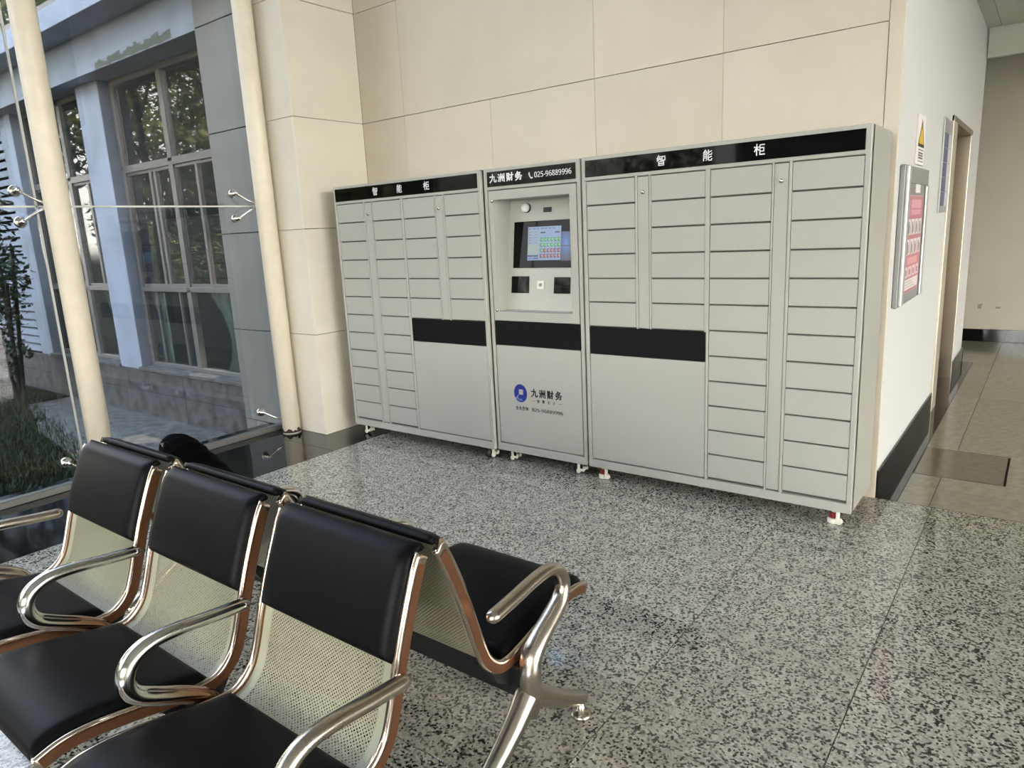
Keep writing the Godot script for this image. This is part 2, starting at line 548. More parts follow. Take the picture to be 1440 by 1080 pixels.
# ------------------------------------------------------------------ hall shell
func panels(parent: Node, axis: int, at: float, cols: Array, top_rows: Array, outward: float, th := 0.022, only: Material = null) -> void:
	# stone cladding panels with open joints; axis 2: panels face z, axis 0: panels face x
	var g := 0.0018
	var n := 0
	for r: Array in top_rows: # [y0, y1, columns or null]
		var c: Array = r[2] if r.size() > 2 else cols
		for i in c.size() - 1:
			var st := mk()
			var a0: float = c[i] + 0.0007; var a1: float = c[i + 1] - 0.0007
			var lo: Vector3; var hi: Vector3
			var f0 := minf(at, at - outward * th); var f1 := maxf(at, at - outward * th)
			if axis == 2:
				lo = Vector3(a0, r[0] + (0.004 if only == M.shaded_stone else g), f0); hi = Vector3(a1, r[1] - (0.004 if only == M.shaded_stone else g), f1)
			else:
				lo = Vector3(f0, r[0] + g, a0); hi = Vector3(f1, r[1] - g, a1)
			bx(st, lo, hi, 0.0015)
			build(st, "panel", only if only else M["stone%d" % ((n * 2 + i) % 3)], parent)
		n += 1

func build_hall() -> void:
	# back wall behind the lockers
	var wb := struct("wall_back", "beige stone panel wall with thin joints behind the lockers", "wall")
	var st := mk()
	bx(st, Vector3(-3.86, 0, -0.75), Vector3(-0.02, 6.2, -0.522))
	bx(st, Vector3(-0.02, 3.1, -0.75), Vector3(18.2, 6.2, -0.50))
	build(st, "core", M.joint, wb)
	var full := [-3.82, -3.35, -2.51, -1.68, -0.865, -0.05]
	var wide := [-3.82, -3.35, -1.68, -0.865, -0.05]
	panels(wb, 2, -0.5, full, [[0.0, 0.805], [0.805, 1.61], [1.61, 2.413, full], [2.413, 3.22, wide], [3.22, 4.02, wide], [4.02, 4.83, wide], [4.83, 5.64, wide], [5.64, 6.2, wide]], 1.0)
	st = mk()
	bx(st, Vector3(-0.048, 0.0, -0.512), Vector3(0.0195, 6.2, -0.496), 0.002)
	build(st, "corner_bead", M.stone2, wb)
	# pilaster: continues outside past the glass
	var wl := struct("wall_left", "beige stone pilaster beside the glass wall, running on outdoors", "wall")
	st = mk()
	bx(st, Vector3(-4.93, -0.4, -0.50), Vector3(-3.842, 6.2, 0.148))
	build(st, "core", M.joint, wl)
	var rows := [[-0.25, 0.0], [0.0, 0.805], [0.805, 1.61], [1.61, 2.413], [2.413, 3.22], [3.22, 4.02], [4.02, 4.83], [4.83, 5.64], [5.64, 6.2]]
	panels(wl, 2, 0.17, [-4.95, -4.362], rows, 1.0, 0.022, M.shaded_stone)
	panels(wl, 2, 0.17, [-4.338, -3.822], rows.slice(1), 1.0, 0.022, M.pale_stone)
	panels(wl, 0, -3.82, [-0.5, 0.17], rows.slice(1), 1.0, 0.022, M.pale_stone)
	# ceiling and the sides behind the viewer, with their big windows
	var ce := struct("ceiling", "off-white ceiling panels of the corridor and hall", "ceiling")
	st = mk()
	bx(st, Vector3(-4.6, 6.2, -0.75), Vector3(18.2, 6.35, 11.2))
	build(st, "hall_panel", M.ceiling, ce)
	var cz := [-0.75, -1.95, -3.15, -4.59]
	var cx := [0.02, 0.128, 1.33, 2.53, 3.73, 4.93, 6.13, 7.33, 8.53, 9.73, 10.93, 12.13, 18.2]
	for i in cx.size() - 1:
		for j in cz.size() - 1:
			st = mk()
			bx(st, Vector3(cx[i] + 0.002, 3.1, cz[j + 1] + 0.002), Vector3(cx[i + 1] - 0.002, 3.13, cz[j] - 0.002), 0.001)
			build(st, "panel", M.ceiling, ce)
	st = mk()
	bx(st, Vector3(-0.5, 3.13, -4.6), Vector3(18.2, 3.3, -0.75))
	build(st, "slab", M.joint, ce)
	st = mk()
	bx(st, Vector3(0.035, 2.85, -4.66), Vector3(1.20, 3.3, -4.60), 0.002)
	bx(st, Vector3(1.204, 2.85, -4.66), Vector3(18.2, 3.3, -4.60), 0.002)
	bx(st, Vector3(-2.6, 3.12, -6.4), Vector3(18.2, 3.3, -4.66))
	build(st, "bulkhead", M.ceiling, ce)
	var wf := struct("wall_far", "plain beige painted wall at the end of the corridor", "wall")
	st = mk()
	bx(st, Vector3(-2.6, 0, -6.4), Vector3(18.2, 3.3, -6.22))
	bx(st, Vector3(-2.7, 0, -6.4), Vector3(-2.6, 3.3, -4.5))
	build(st, "plaster", M.far_wall, wf)
	var sc := mk()
	for q: Array in [[0.03, 0.38, 0.035, 0.05], [0.20, 0.385, 0.05, 0.022], [0.055, 0.42, 0.02, 0.02]]:
		bx(sc, Vector3(q[0], q[1], -6.22), Vector3(q[0] + q[2], q[1] + q[3], -6.2195))
	build(sc, "scuff", mat(Color(0.60, 0.57, 0.51), 0.9), wf)
	st = mk()
	bx(st, Vector3(-2.6, 0, -6.22), Vector3(18.0, 0.145, -6.205), 0.003)
	var bf := build(st, "baseboard_far", M.black_stone)
	bf.set_meta("kind", "structure")
	tag(bf, "black stone baseboard along the far corridor wall", "baseboard")
	# right side: tall glazed front
	var wr := struct("wall_right", "glazed entrance front of the hall, out of the picture to the right", "wall")
	st = mk()
	bx(st, Vector3(18.0, 5.8, -6.4), Vector3(18.25, 6.35, 11.2))
	bx(st, Vector3(18.0, 0.0, -6.4), Vector3(18.25, 5.8, -4.6))
	bx(st, Vector3(18.0, 0.0, 10.8), Vector3(18.25, 5.8, 11.2))
	for k in 8:
		var zz := -4.6 + k * 2.2
		bx(st, Vector3(18.05, 0.0, zz - 0.05), Vector3(18.17, 5.8, zz + 0.05))
	bx(st, Vector3(18.06, 2.5, -4.6), Vector3(18.16, 2.58, 10.8))
	bx(st, Vector3(18.06, 0.0, -4.6), Vector3(18.16, 0.10, 10.8))
	build(st, "frame", M.gray_paint, wr)
	for k in 7:
		var z0 := -4.55 + k * 2.2
		st = mk()
		bx(st, Vector3(18.10, 0.1, z0), Vector3(18.112, 2.5, z0 + 2.1))
		bx(st, Vector3(18.10, 2.58, z0), Vector3(18.112, 5.8, z0 + 2.1))
		build(st, "pane", M.clear, wr)
	var wn := struct("wall_near", "unseen hall wall behind the viewer, its windows placed to light the room", "wall")
	st = mk()
	bx(st, Vector3(-4.6, 5.6, 11.0), Vector3(18.2, 6.35, 11.2))
	bx(st, Vector3(-4.6, 0.0, 11.0), Vector3(-2.0, 5.6, 11.2))
	bx(st, Vector3(-2.0, 0.0, 11.0), Vector3(18.2, 1.0, 11.2))
	bx(st, Vector3(-2.0, 3.2, 11.0), Vector3(18.2, 5.6, 11.2))
	bx(st, Vector3(-2.2, 0.0, 11.0), Vector3(-1.6, 5.6, 11.2))
	bx(st, Vector3(4.9, 0.9, 11.0), Vector3(18.2, 3.3, 11.2))
	for k in 4:
		var xx := -1.6 + k * 2.13
		bx(st, Vector3(xx - 0.10, 1.0, 11.02), Vector3(xx + 0.10, 3.2, 11.18))
	build(st, "frame", M.stone0, wn)
	for k in 3:
		var x0 := -1.5 + k * 2.13  # unseen windows, sized and set leftwards to brighten the left wall
		st = mk()
		bx(st, Vector3(x0, 1.0, 11.08), Vector3(x0 + 1.93, 3.2, 11.092))
		build(st, "pane", M.clear, wn)

# ------------------------------------------------------------------ glass wall on the left
func build_glass_wall() -> void:
	var gw := struct("window_1", "frameless tinted glass wall held by steel fittings, left of the lockers", "window")
	var st := mk()
	bx(st, Vector3(-4.37, 0.0, 0.172), Vector3(-4.31, 0.045, 11.0), 0.004)
	build(st, "floor_channel", M.channel, gw)
	st = mk()
	bx(st, Vector3(-4.45, 6.1, 0.172), Vector3(-4.2, 6.2, 11.0))
	bx(st, Vector3(-4.6, -0.4, 0.172), Vector3(-4.38, -0.012, 11.0))
	build(st, "head_and_kerb", M.channel, gw)
	var edges := [0.178, 1.74, 3.18, 4.62, 6.06, 7.50, 9.2, 11.0]
	for i in edges.size() - 1:
		for r: Array in [[0.03, 1.80], [1.812, 3.60], [3.612, 6.1]]:
			st = mk()
			bx(st, Vector3(-4.352, r[0], edges[i] + 0.007), Vector3(-4.34, r[1], edges[i + 1] - 0.007))
			build(st, "pane", M.tinted, gw)
	st = mk()
	for i in edges.size() - 2:
		bx(st, Vector3(-4.353, 0.04, edges[i + 1] - 0.0065), Vector3(-4.3385, 6.1, edges[i + 1] + 0.0065))
	bx(st, Vector3(-4.352, 0.04, 0.172), Vector3(-4.338, 6.1, 0.184))
	bx(st, Vector3(-4.353, 1.8005, 0.18), Vector3(-4.3385, 1.8115, 11.0))
	bx(st, Vector3(-4.353, 3.6005, 0.18), Vector3(-4.3385, 3.6115, 11.0))
	build(st, "sealant_joint", M.sealant, gw)
	# round steel posts with spider fittings
	var posts := [0.25, 1.69]
	for i in posts.size():
		var z: float = posts[i]
		var lab: String = "cream painted round steel post at the glass wall, directly in front of the pilaster" if i == 0 else "cream painted round steel post at the glass wall, rising behind the leftmost bench seat"
		var t := thing("steel_post", lab, "post", Vector3(-4.16, 0, z))
		st = mk()
		st.set_smooth_group(0)
		lathe(st, [Vector2(0.0, 0.0), Vector2(0.071, 0.0)], Vector3.ZERO, Vector3.UP, 28)
		lathe(st, [Vector2(0.071, 0.0), Vector2(0.0705, 2.5), Vector2(0.070, 6.2)], Vector3.ZERO, Vector3.UP, 28)
		build(st, "shaft", M.cream, t)
		if i < 2:
			# flaked rust at the foot
			st = mk()
			for k in 26:
				var a := TAU * k / 26.0
				var h := 0.012 + 0.03 * absf(sin(a * 2.3 + i)) * absf(cos(a * 3.1))
				var r := 0.0725
				var p0 := Vector3(cos(a) * r, 0.008, sin(a) * r); var p1 := Vector3(cos(a + TAU / 26.0) * r, 0.008, sin(a + TAU / 26.0) * r)
				quad(st, p1, p0, p0 + Vector3(0, h, 0), p1 + Vector3(0, 0.012 + 0.03 * absf(sin((a + TAU / 26.0) * 2.3 + i)) * absf(cos((a + TAU / 26.0) * 3.1)), 0))
			build(st, "rust_patch", M.rust, t)
		for y: float in [1.806, 0.10, 3.606]:
			var sp := Node3D.new()
			sp.name = "spider_fitting"
			t.add_child(sp, true)
			sp.position = Vector3(0, y, 0)
			st = mk()
			var reach := 0.165
			var hub := Vector3(-0.075, 0, 0.0)
			st.set_smooth_group(0)
			lathe(st, [Vector2(0.0, -0.03), Vector2(0.016, -0.028), Vector2(0.016, 0.03), Vector2(0.0, 0.032)], hub, Vector3(-1, 0, 0), 12)
			for s: Array in [[1, 1], [-1, 1], [1, -1], [-1, -1]]:
				if y < 0.5 and s[1] < 0: continue
				if i < 2 and s[0] < 0: continue
				var end := Vector3(-0.125, 0.092 * s[1] if y > 0.5 else 0.085, 0.155 * s[0])
				tube(st, spline([hub, hub.lerp(end, 0.5) + Vector3(0.012, -0.012 * s[1], 0), end], 5), [0.011, 0.0105, 0.010, 0.0095, 0.009, 0.0085, 0.008, 0.008, 0.008, 0.008, 0.008], 10)
			build(st, "arm", M.steel, sp)
			for s: Array in [[1, 1], [-1, 1], [1, -1], [-1, -1]]:
				if y < 0.5 and s[1] < 0: continue
				if i < 2 and s[0] < 0: continue
				st = mk()
				st.set_smooth_group(0)
				lathe(st, [Vector2(0.0, -0.066), Vector2(0.010, -0.064), Vector2(0.012, -0.056), Vector2(0.014, -0.040), Vector2(0.023, -0.038), Vector2(0.023, -0.028), Vector2(0.014, -0.026), Vector2(0.014, -0.016), Vector2(0.030, -0.014), Vector2(0.035, -0.004), Vector2(0.035, 0.004), Vector2(0.0, 0.006)], Vector3(-0.172, 0.092 * s[1] if y > 0.5 else 0.085, 0.155 * s[0]), Vector3(-1, 0, 0), 16)
				build(st, "glass_clamp", M.steel, sp)

# ------------------------------------------------------------------ white wall with doorway on the right
func build_white_wall() -> void:
	var ww := struct("wall_right_inner", "white painted corridor wall right of the lockers", "wall")
	var st := mk()
	bx(st, Vector3(-0.25, 0, -2.62), Vector3(0.02, 3.3, -0.513))
	bx(st, Vector3(-0.25, 2.17, -3.93), Vector3(0.02, 3.3, -2.62))
	bx(st, Vector3(-0.25, 0, -4.75), Vector3(0.02, 3.3, -3.93))
	bx(st, Vector3(-2.6, 0, -4.85), Vector3(-0.25, 3.3, -4.75))
	bx(st, Vector3(-0.02, 3.1, -0.53), Vector3(0.02, 6.2, -0.513))
	build(st, "plaster", M.white_wall, ww)
	st = mk()
	bx(st, Vector3(0.02, 0, -1.0), Vector3(0.032, 0.155, -0.505), 0.002)
	var b1 := build(st, "baseboard_right", M.black_stone)
	b1.set_meta("kind", "structure")
	tag(b1, "black stone baseboard along the white wall beside the lockers", "baseboard")
	for r: Array in [[-2.55, -1.79], [-1.787, -1.003]]:
		st = mk()
		bx(st, Vector3(0.02, 0, r[0]), Vector3(0.032, 0.155, r[1]), 0.002)
		build(st, "piece", M.black_stone, b1)
	st = mk()
	bx(st, Vector3(0.02, 0, -4.76), Vector3(0.032, 0.155, -3.935), 0.002)
	bx(st, Vector3(-2.6, 0, -4.862), Vector3(0.032, 0.155, -4.85), 0.002)
	build(st, "return_piece", M.black_stone, b1)
	# stainless steel door surround
	var d := struct("door_1", "doorway with a brushed stainless steel surround in the white wall", "door")
	st = mk()
	bx(st, Vector3(0.018, 0, -2.78), Vector3(0.034, 2.17, -2.56), 0.002)
	bx(st, Vector3(-0.25, 0, -2.80), Vector3(0.034, 2.17, -2.775), 0.002)
	build(st, "near_jamb", M.pale_steel, d)
	st = mk()
	bx(st, Vector3(-0.25, 2.13, -3.93), Vector3(0.034, 2.17, -2.56), 0.002)
	build(st, "header", M.brushed, d)
	st = mk()
	bx(st, Vector3(-0.25, 0, -3.935), Vector3(0.026, 2.13, -3.90), 0.002)
	build(st, "far_jamb", M.brushed, d)
	for k in 2:
		st = mk()
		bx(st, Vector3(-0.24, 0.01, -3.90 + k * 0.5525), Vector3(-0.21, 2.13, -3.352 + k * 0.5525), 0.003)
		build(st, "leaf", M.brushed, d)

# ------------------------------------------------------------------ the wing across the court
func build_neighbour() -> void:
	var nb := thing("neighbouring_building", "pale rendered wing with tall windows seen through the glass wall", "building", Vector3(-4.95, -0.28, 0.0))
	var o := Vector3(4.95, 0.28, 0.0) # so that the numbers below are places in the world
	var st := mk()
	bx(st, Vector3(-17.0, -0.28, -0.4) + o, Vector3(-4.95, 0.22, -0.02) + o)
	bx(st, Vector3(-17.0, 3.6, -3.2) + o, Vector3(-4.95, 8.0, 0.10) + o)
	bx(st, Vector3(-17.0, -0.28, -3.4) + o, Vector3(-4.95, 8.0, -3.2) + o)
	bx(st, Vector3(-17.0, 0.22, -3.2) + o, Vector3(-16.9, 3.6, -0.2) + o)
	build(st, "wall", M.dark_room, nb)
	# plinth panels
	var px := [-15.0, -13.7, -12.4, -11.1, -9.9, -8.7, -7.5, -6.3, -4.952]
	for i in px.size() - 1:
		st = mk()
		bx(st, Vector3(px[i] + 0.002, -0.28, -0.02) + o, Vector3(px[i + 1] - 0.002, 0.0, 0.012) + o, 0.003)
		bx(st, Vector3(px[i] + 0.002, 0.003, -0.02) + o, Vector3(px[i + 1] - 0.002, 0.235, 0.014) + o, 0.003)
		build(st, "plinth_panel", M.plinth, nb)
	# beam, soffit and the projecting slab above
	st = mk()
	bx(st, Vector3(-15.0, 3.21, -0.35) + o, Vector3(-4.952, 3.75, 0.165) + o, 0.004)
	build(st, "beam", M.facade, nb)
	st = mk()
	bx(st, Vector3(-15.0, 3.56, 0.165) + o, Vector3(-4.7, 3.74, 0.45) + o, 0.004)
	build(st, "slab_edge", M.facade, nb)
	st = mk()
	for k in 22:
		var sx := -6.75 + k * 0.065
		var sh := 0.05 + 0.028 * sin(k * 1.7) * sin(k * 0.6) + 0.0012 * k
		bx(st, Vector3(sx, 3.212 + 0.012 * absf(sin(k * 2.3)), 0.166) + o, Vector3(sx + 0.064, 3.222 + sh, 0.1668) + o)
	build(st, "stain", M.moss, nb)
	st = mk()
	bx(st, Vector3(-15.0, 3.74, 0.10) + o, Vector3(-4.7, 3.95, 0.16) + o, 0.004)
	bx(st, Vector3(-15.0, 5.9, 0.10) + o, Vector3(-4.7, 8.0, 0.16) + o, 0.004)
	build(st, "upper_wall", M.facade, nb)
	for k in 4:
		var x0 := -14.6 + k * 2.45
		var uw := Node3D.new(); uw.name = "upper_window"; nb.add_child(uw, true)
		st = mk()
		bx(st, Vector3(x0, 3.95, 0.10) + o, Vector3(x0 + 0.06, 5.9, 0.14) + o)
		bx(st, Vector3(x0 + 1.15, 3.95, 0.10) + o, Vector3(x0 + 1.21, 5.9, 0.14) + o)
		bx(st, Vector3(x0 + 2.39, 3.95, 0.10) + o, Vector3(x0 + 2.45, 5.9, 0.14) + o)
		for yy: float in [3.95, 5.84]: bx(st, Vector3(x0, yy, 0.102) + o, Vector3(x0 + 2.45, yy + 0.06, 0.138) + o)
		build(st, "frame", M.window_frame, uw)
		st = mk()
		bx(st, Vector3(x0, 3.95, 0.112) + o, Vector3(x0 + 2.45, 5.9, 0.122) + o)
		build(st, "pane", M.house_glass, uw)
	# pilasters between the windows
	for p: Array in [[-7.66, -7.15], [-9.93, -9.56], [-13.2, -12.5]]:
		st = mk()
		bx(st, Vector3(p[0], 0.235, -0.2) + o, Vector3(p[1], 3.21, 0.0) + o, 0.006)
		build(st, "pilaster", M.facade, nb)
	# windows
	for w: Array in [[-7.15, -4.96, -6.15], [-9.56, -7.66, -8.45]]:
		var wn := Node3D.new(); wn.name = "window"; nb.add_child(wn, true)
		var x0: float = w[0]; var x1: float = w[1]; var xm: float = w[2]
		var zf := -0.12
		st = mk()
		var bars := [
			[x0, 0.27, x0 + 0.07, 3.21], [x1 - 0.05, 0.27, x1, 3.21], [x0, 3.15, x1, 3.21], [x0, 0.27, x1, 0.31],
			[x0, 2.30, x1, 2.37], [x0, 1.08, x1, 1.13], [xm - 0.04, 0.30, xm + 0.04, 3.2]]
		for b: Array in bars:
			bx(st, Vector3(b[0], b[1], zf - 0.05) + o, Vector3(b[2], b[3], zf + 0.01) + o, 0.003)
		build(st, "frame", M.window_frame, wn)
		st = mk()
		for xx: float in [x0 + 0.55, x0 + 0.64, xm + 0.42, x1 - 0.12]:
			bx(st, Vector3(xx - 0.022, 1.12, zf - 0.045) + o, Vector3(xx + 0.022, 2.31, zf - 0.005) + o, 0.003)
		for yy: float in [1.13, 2.27]:
			bx(st, Vector3(x0 + 0.07, yy, zf - 0.045) + o, Vector3(x1 - 0.05, yy + 0.03, zf - 0.008) + o, 0.003)
		for xx: float in [x0 + 0.28, x0 + 0.76]:
			bx(st, Vector3(xx - 0.01, 0.31, zf - 0.045) + o, Vector3(xx + 0.01, 1.08, zf - 0.015) + o, 0.002)
		build(st, "sash", M.window_frame, wn)
		for r: Array in [[x0 + 0.07, xm - 0.04, 2.37, 3.15], [xm + 0.04, x1 - 0.05, 2.37, 3.15], [x0 + 0.07, xm - 0.04, 1.16, 2.27], [xm + 0.04, x1 - 0.05, 1.16, 2.27], [x0 + 0.07, xm - 0.04, 0.31, 1.08], [xm + 0.04, x1 - 0.05, 0.31, 1.08]]:
			st = mk()
			bx(st, Vector3(r[0], r[2], zf - 0.030) + o, Vector3(r[1], r[3], zf - 0.024) + o)
			build(st, "pane", M.house_glass, wn)
		# sill ledge in two pieces
		for s: Array in [[x0 - 0.03, xm + 0.02], [xm + 0.025, x1 + 0.02]]:
			st = mk()
			bx(st, Vector3(s[0], 0.235, -0.13) + o, Vector3(s[1], 0.27, 0.03) + o, 0.004)
			build(st, "sill", M.concrete, nb)
		# curtains inside
		for c: Array in [[x0 + 0.10, x0 + 0.34], [xm + 0.22, x1 - 0.06]]:
			st = mk()
			st.set_smooth_group(0)
			var n := 26
			for i in n:
				for j in 6:
					var f := func(a: int, b: int) -> Vector3:
						var t := float(a) / n
						var y := 1.09 - 0.78 * b / 6.0
						var pull := 0.35 * sin(PI * b / 6.0 * 0.8)
						return Vector3(lerpf(c[0], c[1], t * (1.0 - pull) + pull), y, -0.19 + 0.02 * sin(t * 34.0)) + o
					quad(st, f.call(i, j + 1), f.call(i + 1, j + 1), f.call(i + 1, j), f.call(i, j))
			build(st, "curtain", M.curtain, wn)
	# louvred panel at the left end
	var lv := Node3D.new(); lv.name = "louvre"; nb.add_child(lv, true)
	st = mk()
	bx(st, Vector3(-12.5, 0.235, -0.2) + o, Vector3(-9.93, 3.21, -0.16) + o)
	build(st, "backing", M.dark_room, lv)
	for k in 26:
		st = mk()
		var y := 0.262 + k * 0.107
		var a := Vector3(-12.5, y, 0.0) + o; var b := Vector3(-9.93, y, 0.0) + o
		var up := Vector3(0, 0.070, 0)
		var back := Vector3(0, 0.02, -0.06)
		quad(st, a, b, b + up, a + up)
		quad(st, a + up, b + up, b + up + back, a + up + back)
		quad(st, a + back, b + back, b, a)
		quad(st, b + back, a + back, a + up + back, b + up + back)
		quad(st, b, b + back, b + up + back, b + up)
		quad(st, a + back, a, a + up, a + up + back)
		build(st, "slat", M.facade, lv)

# ------------------------------------------------------------------ court
func leaf_mesh(l: float, w: float) -> ArrayMesh:
	var st := mk()
	var t := Vector3(0, 0.02 * l / 0.1, l)
	var m := Vector3(0, 0.15 * w, l * 0.45)
	tri(st, Vector3.ZERO, m + Vector3(w, 0, 0), m)
	tri(st, m, m + Vector3(w, 0, 0), t)
	tri(st, Vector3.ZERO, m, m - Vector3(w, 0, 0))
	tri(st, m, t, m - Vector3(w, 0, 0))
	st.generate_normals()
	return st.commit()

func leaves(parent: Node, blobs: Array, count: int, size: float, tint: Color) -> void:
	var mm := MultiMesh.new()
	mm.transform_format = MultiMesh.TRANSFORM_3D
	mm.use_colors = true
	mm.mesh = leaf_mesh(size, size * 0.24)
	mm.instance_count = count
	for i in count:
		var b: Array = blobs[rng.randi() % blobs.size()]
		var d := Vector3(rng.randfn(), rng.randfn(), rng.randfn()).normalized() * pow(rng.randf(), 0.4)
		var p: Vector3 = b[0] + d * (b[1] as Vector3)
		var s := rng.randf_range(0.7, 1.3)
		var bs := Basis.from_euler(Vector3(rng.randf_range(-0.9, 0.9), rng.randf() * TAU, rng.randf_range(-0.7, 0.7))).scaled(Vector3.ONE * s)
		mm.set_instance_transform(i, Transform3D(bs, p))
		var v := rng.randf_range(0.6, 1.25)
		mm.set_instance_color(i, Color(tint.r * v * rng.randf_range(0.85, 1.2), tint.g * v, tint.b * v))
	var o := MultiMeshInstance3D.new()
	o.multimesh = mm
	mm.mesh.surface_set_material(0, M.leaf)
	o.name = "foliage"
	o.set_meta("kind", "stuff")
	parent.add_child(o, true)

func tree(at: Vector3, h: float, spread: float, count: int, tint: Color, label: String, group := "") -> void:
	var t := thing("garden_tree", label, "tree", at, 0.0, group)
	var st := mk()
	tube(st, spline([Vector3.ZERO, Vector3(0.05, h * 0.3, 0.03), Vector3(-0.04, h * 0.6, 0.0), Vector3(0.1, h * 0.9, 0.06)], 5), [0.13, 0.125, 0.12, 0.115, 0.11, 0.10, 0.095, 0.09, 0.085, 0.08, 0.07, 0.06, 0.05, 0.04, 0.03, 0.02], 9)
	var blobs := []
	for k in 9:
		var a := k * 2.4
		var hh := h * (0.28 + 0.075 * k)
		var e := Vector3(cos(a) * spread * (1.0 - 0.05 * k), hh + spread * 0.25, sin(a) * spread * (1.0 - 0.05 * k))
		tube(st, [Vector3(0, hh * 0.8, 0), e * Vector3(0.5, 1, 0.5) + Vector3(0, -0.15, 0), e], [0.05, 0.03, 0.012], 6)
		blobs.append([e, Vector3(spread * 0.55, spread * 0.42, spread * 0.55)])
	blobs.append([Vector3(0, h * 0.95, 0), Vector3(spread * 0.7, spread * 0.5, spread * 0.7)])
	build(st, "trunk", M.bark, t)
	leaves(t, blobs, int(count * 1.6), 0.22, tint)

func build_garden() -> void:
	var gd := struct("ground", "ground outside with soil and paving around the building", "ground")
	var st := mk()
	bx(st, Vector3(-40, -0.5, -40), Vector3(-4.6, -0.29, 45))
	build(st, "soil", M.soil, gd)
	st = mk()
	bx(st, Vector3(-4.6, -0.5, 11.2), Vector3(45, -0.05, 45))
	bx(st, Vector3(18.25, -0.5, -40), Vector3(45, -0.05, 11.2))
	build(st, "paving", M.paving, gd)
	st = mk()
	var wk := [[-9.2, 0.55], [-8.4, 0.7], [-7.6, 0.95], [-6.8, 1.05], [-6.0, 1.2], [-5.2, 1.3], [-4.6, 1.35]]
	for i in wk.size() - 1:
		var a := Vector3(wk[i][0], -0.275, 0.0); var b := Vector3(wk[i + 1][0], -0.275, 0.0)
		var c := Vector3(wk[i + 1][0], -0.275, wk[i + 1][1]); var d := Vector3(wk[i][0], -0.275, wk[i][1])
		quad(st, a, d, c, b)
		quad(st, d, d - Vector3(0, 0.02, 0), c - Vector3(0, 0.02, 0), c)
	build(st, "concrete_path", M.concrete, gd)
	# grass
	var mm := MultiMesh.new()
	mm.transform_format = MultiMesh.TRANSFORM_3D
	mm.use_colors = true
	var b := mk()
	tri(b, Vector3(-0.004, 0, 0), Vector3(0.004, 0, 0), Vector3(0.003, 0.06, 0.008))
	tri(b, Vector3(-0.004, 0, 0), Vector3(0.003, 0.06, 0.008), Vector3(-0.003, 0.06, 0.008))
	tri(b, Vector3(-0.003, 0.06, 0.008), Vector3(0.003, 0.06, 0.008), Vector3(0.0, 0.12, 0.03))
	b.generate_normals()
	mm.mesh = b.commit()
	mm.mesh.surface_set_material(0, M.leaf)
	var n := 30000
	mm.instance_count = n
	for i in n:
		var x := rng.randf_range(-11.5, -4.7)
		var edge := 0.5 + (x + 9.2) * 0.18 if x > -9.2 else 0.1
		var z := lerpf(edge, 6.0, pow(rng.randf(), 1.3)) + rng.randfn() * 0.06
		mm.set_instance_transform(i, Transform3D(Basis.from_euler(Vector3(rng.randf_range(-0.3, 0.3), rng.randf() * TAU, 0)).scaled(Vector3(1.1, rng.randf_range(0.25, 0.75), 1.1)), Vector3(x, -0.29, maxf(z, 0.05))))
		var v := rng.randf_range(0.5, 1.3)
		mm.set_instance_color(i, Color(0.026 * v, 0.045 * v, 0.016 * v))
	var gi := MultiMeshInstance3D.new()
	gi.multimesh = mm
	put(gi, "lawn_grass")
	gi.set_meta("kind", "stuff")
	tag(gi, "dark green grass growing in the shaded court outside the glass wall", "grass")
	# a leafy shrub before the louvre, its stem at the picture's left edge
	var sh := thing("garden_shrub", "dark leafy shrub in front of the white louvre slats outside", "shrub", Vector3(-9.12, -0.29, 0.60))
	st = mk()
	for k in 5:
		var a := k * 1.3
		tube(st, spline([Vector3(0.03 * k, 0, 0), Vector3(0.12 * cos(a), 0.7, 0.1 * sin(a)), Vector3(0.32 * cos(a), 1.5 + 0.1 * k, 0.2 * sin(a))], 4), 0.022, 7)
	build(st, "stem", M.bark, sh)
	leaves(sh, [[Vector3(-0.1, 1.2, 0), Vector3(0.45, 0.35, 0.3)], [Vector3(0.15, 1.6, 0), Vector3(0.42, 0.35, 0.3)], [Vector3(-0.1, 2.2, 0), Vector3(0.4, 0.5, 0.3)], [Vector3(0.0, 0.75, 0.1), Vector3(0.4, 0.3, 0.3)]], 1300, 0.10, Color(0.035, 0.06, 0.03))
	hedge()
	# trees on the far side of the court; they show as reflections in the windows
	tree(Vector3(-12.5, -0.29, 6.0), 7.0, 1.9, 6500, Color(0.42, 0.44, 0.17), "bushy green tree at the court's edge, mirrored in the right window of the wing", "trees in the court")
	tree(Vector3(-16.0, -0.29, 4.5), 8.0, 2.2, 6500, Color(0.44, 0.44, 0.19), "bushy yellow-green tree across the court, mirrored in the left window of the wing", "trees in the court")
	tree(Vector3(-19.5, -0.29, 8.5), 9.0, 2.6, 6500, Color(0.36, 0.40, 0.15), "tallest green tree far across the court beyond the lawn, seen only in window reflections", "trees in the court")
	tree(Vector3(-14.5, -0.29, 10.5), 8.5, 2.3, 5000, Color(0.36, 0.42, 0.15), "green tree in front of the added hedge, seen only in window reflections", "trees in the court")

func hedge() -> void:  # unseen, added to block the low sky in the window reflections
	var t := thing("added_hedge", "added long hedge at the far side of the court, blocking low sky in the pane reflections", "hedge", Vector3(-20, -0.29, 13.0))
	var st := mk()
	for k in 9:
		tube(st, [Vector3(-12 + k * 3.0, 0, 0), Vector3(-12 + k * 3.0, 2.6, 0.1)], 0.06, 7)
	build(st, "stems", M.bark, t)
	var blobs := []
	for k in 18: blobs.append([Vector3(-13 + k * 1.55, 1.9, 0), Vector3(1.2, 2.0, 0.7)])
	leaves(t, blobs, 22000, 0.34, Color(0.30, 0.34, 0.17))

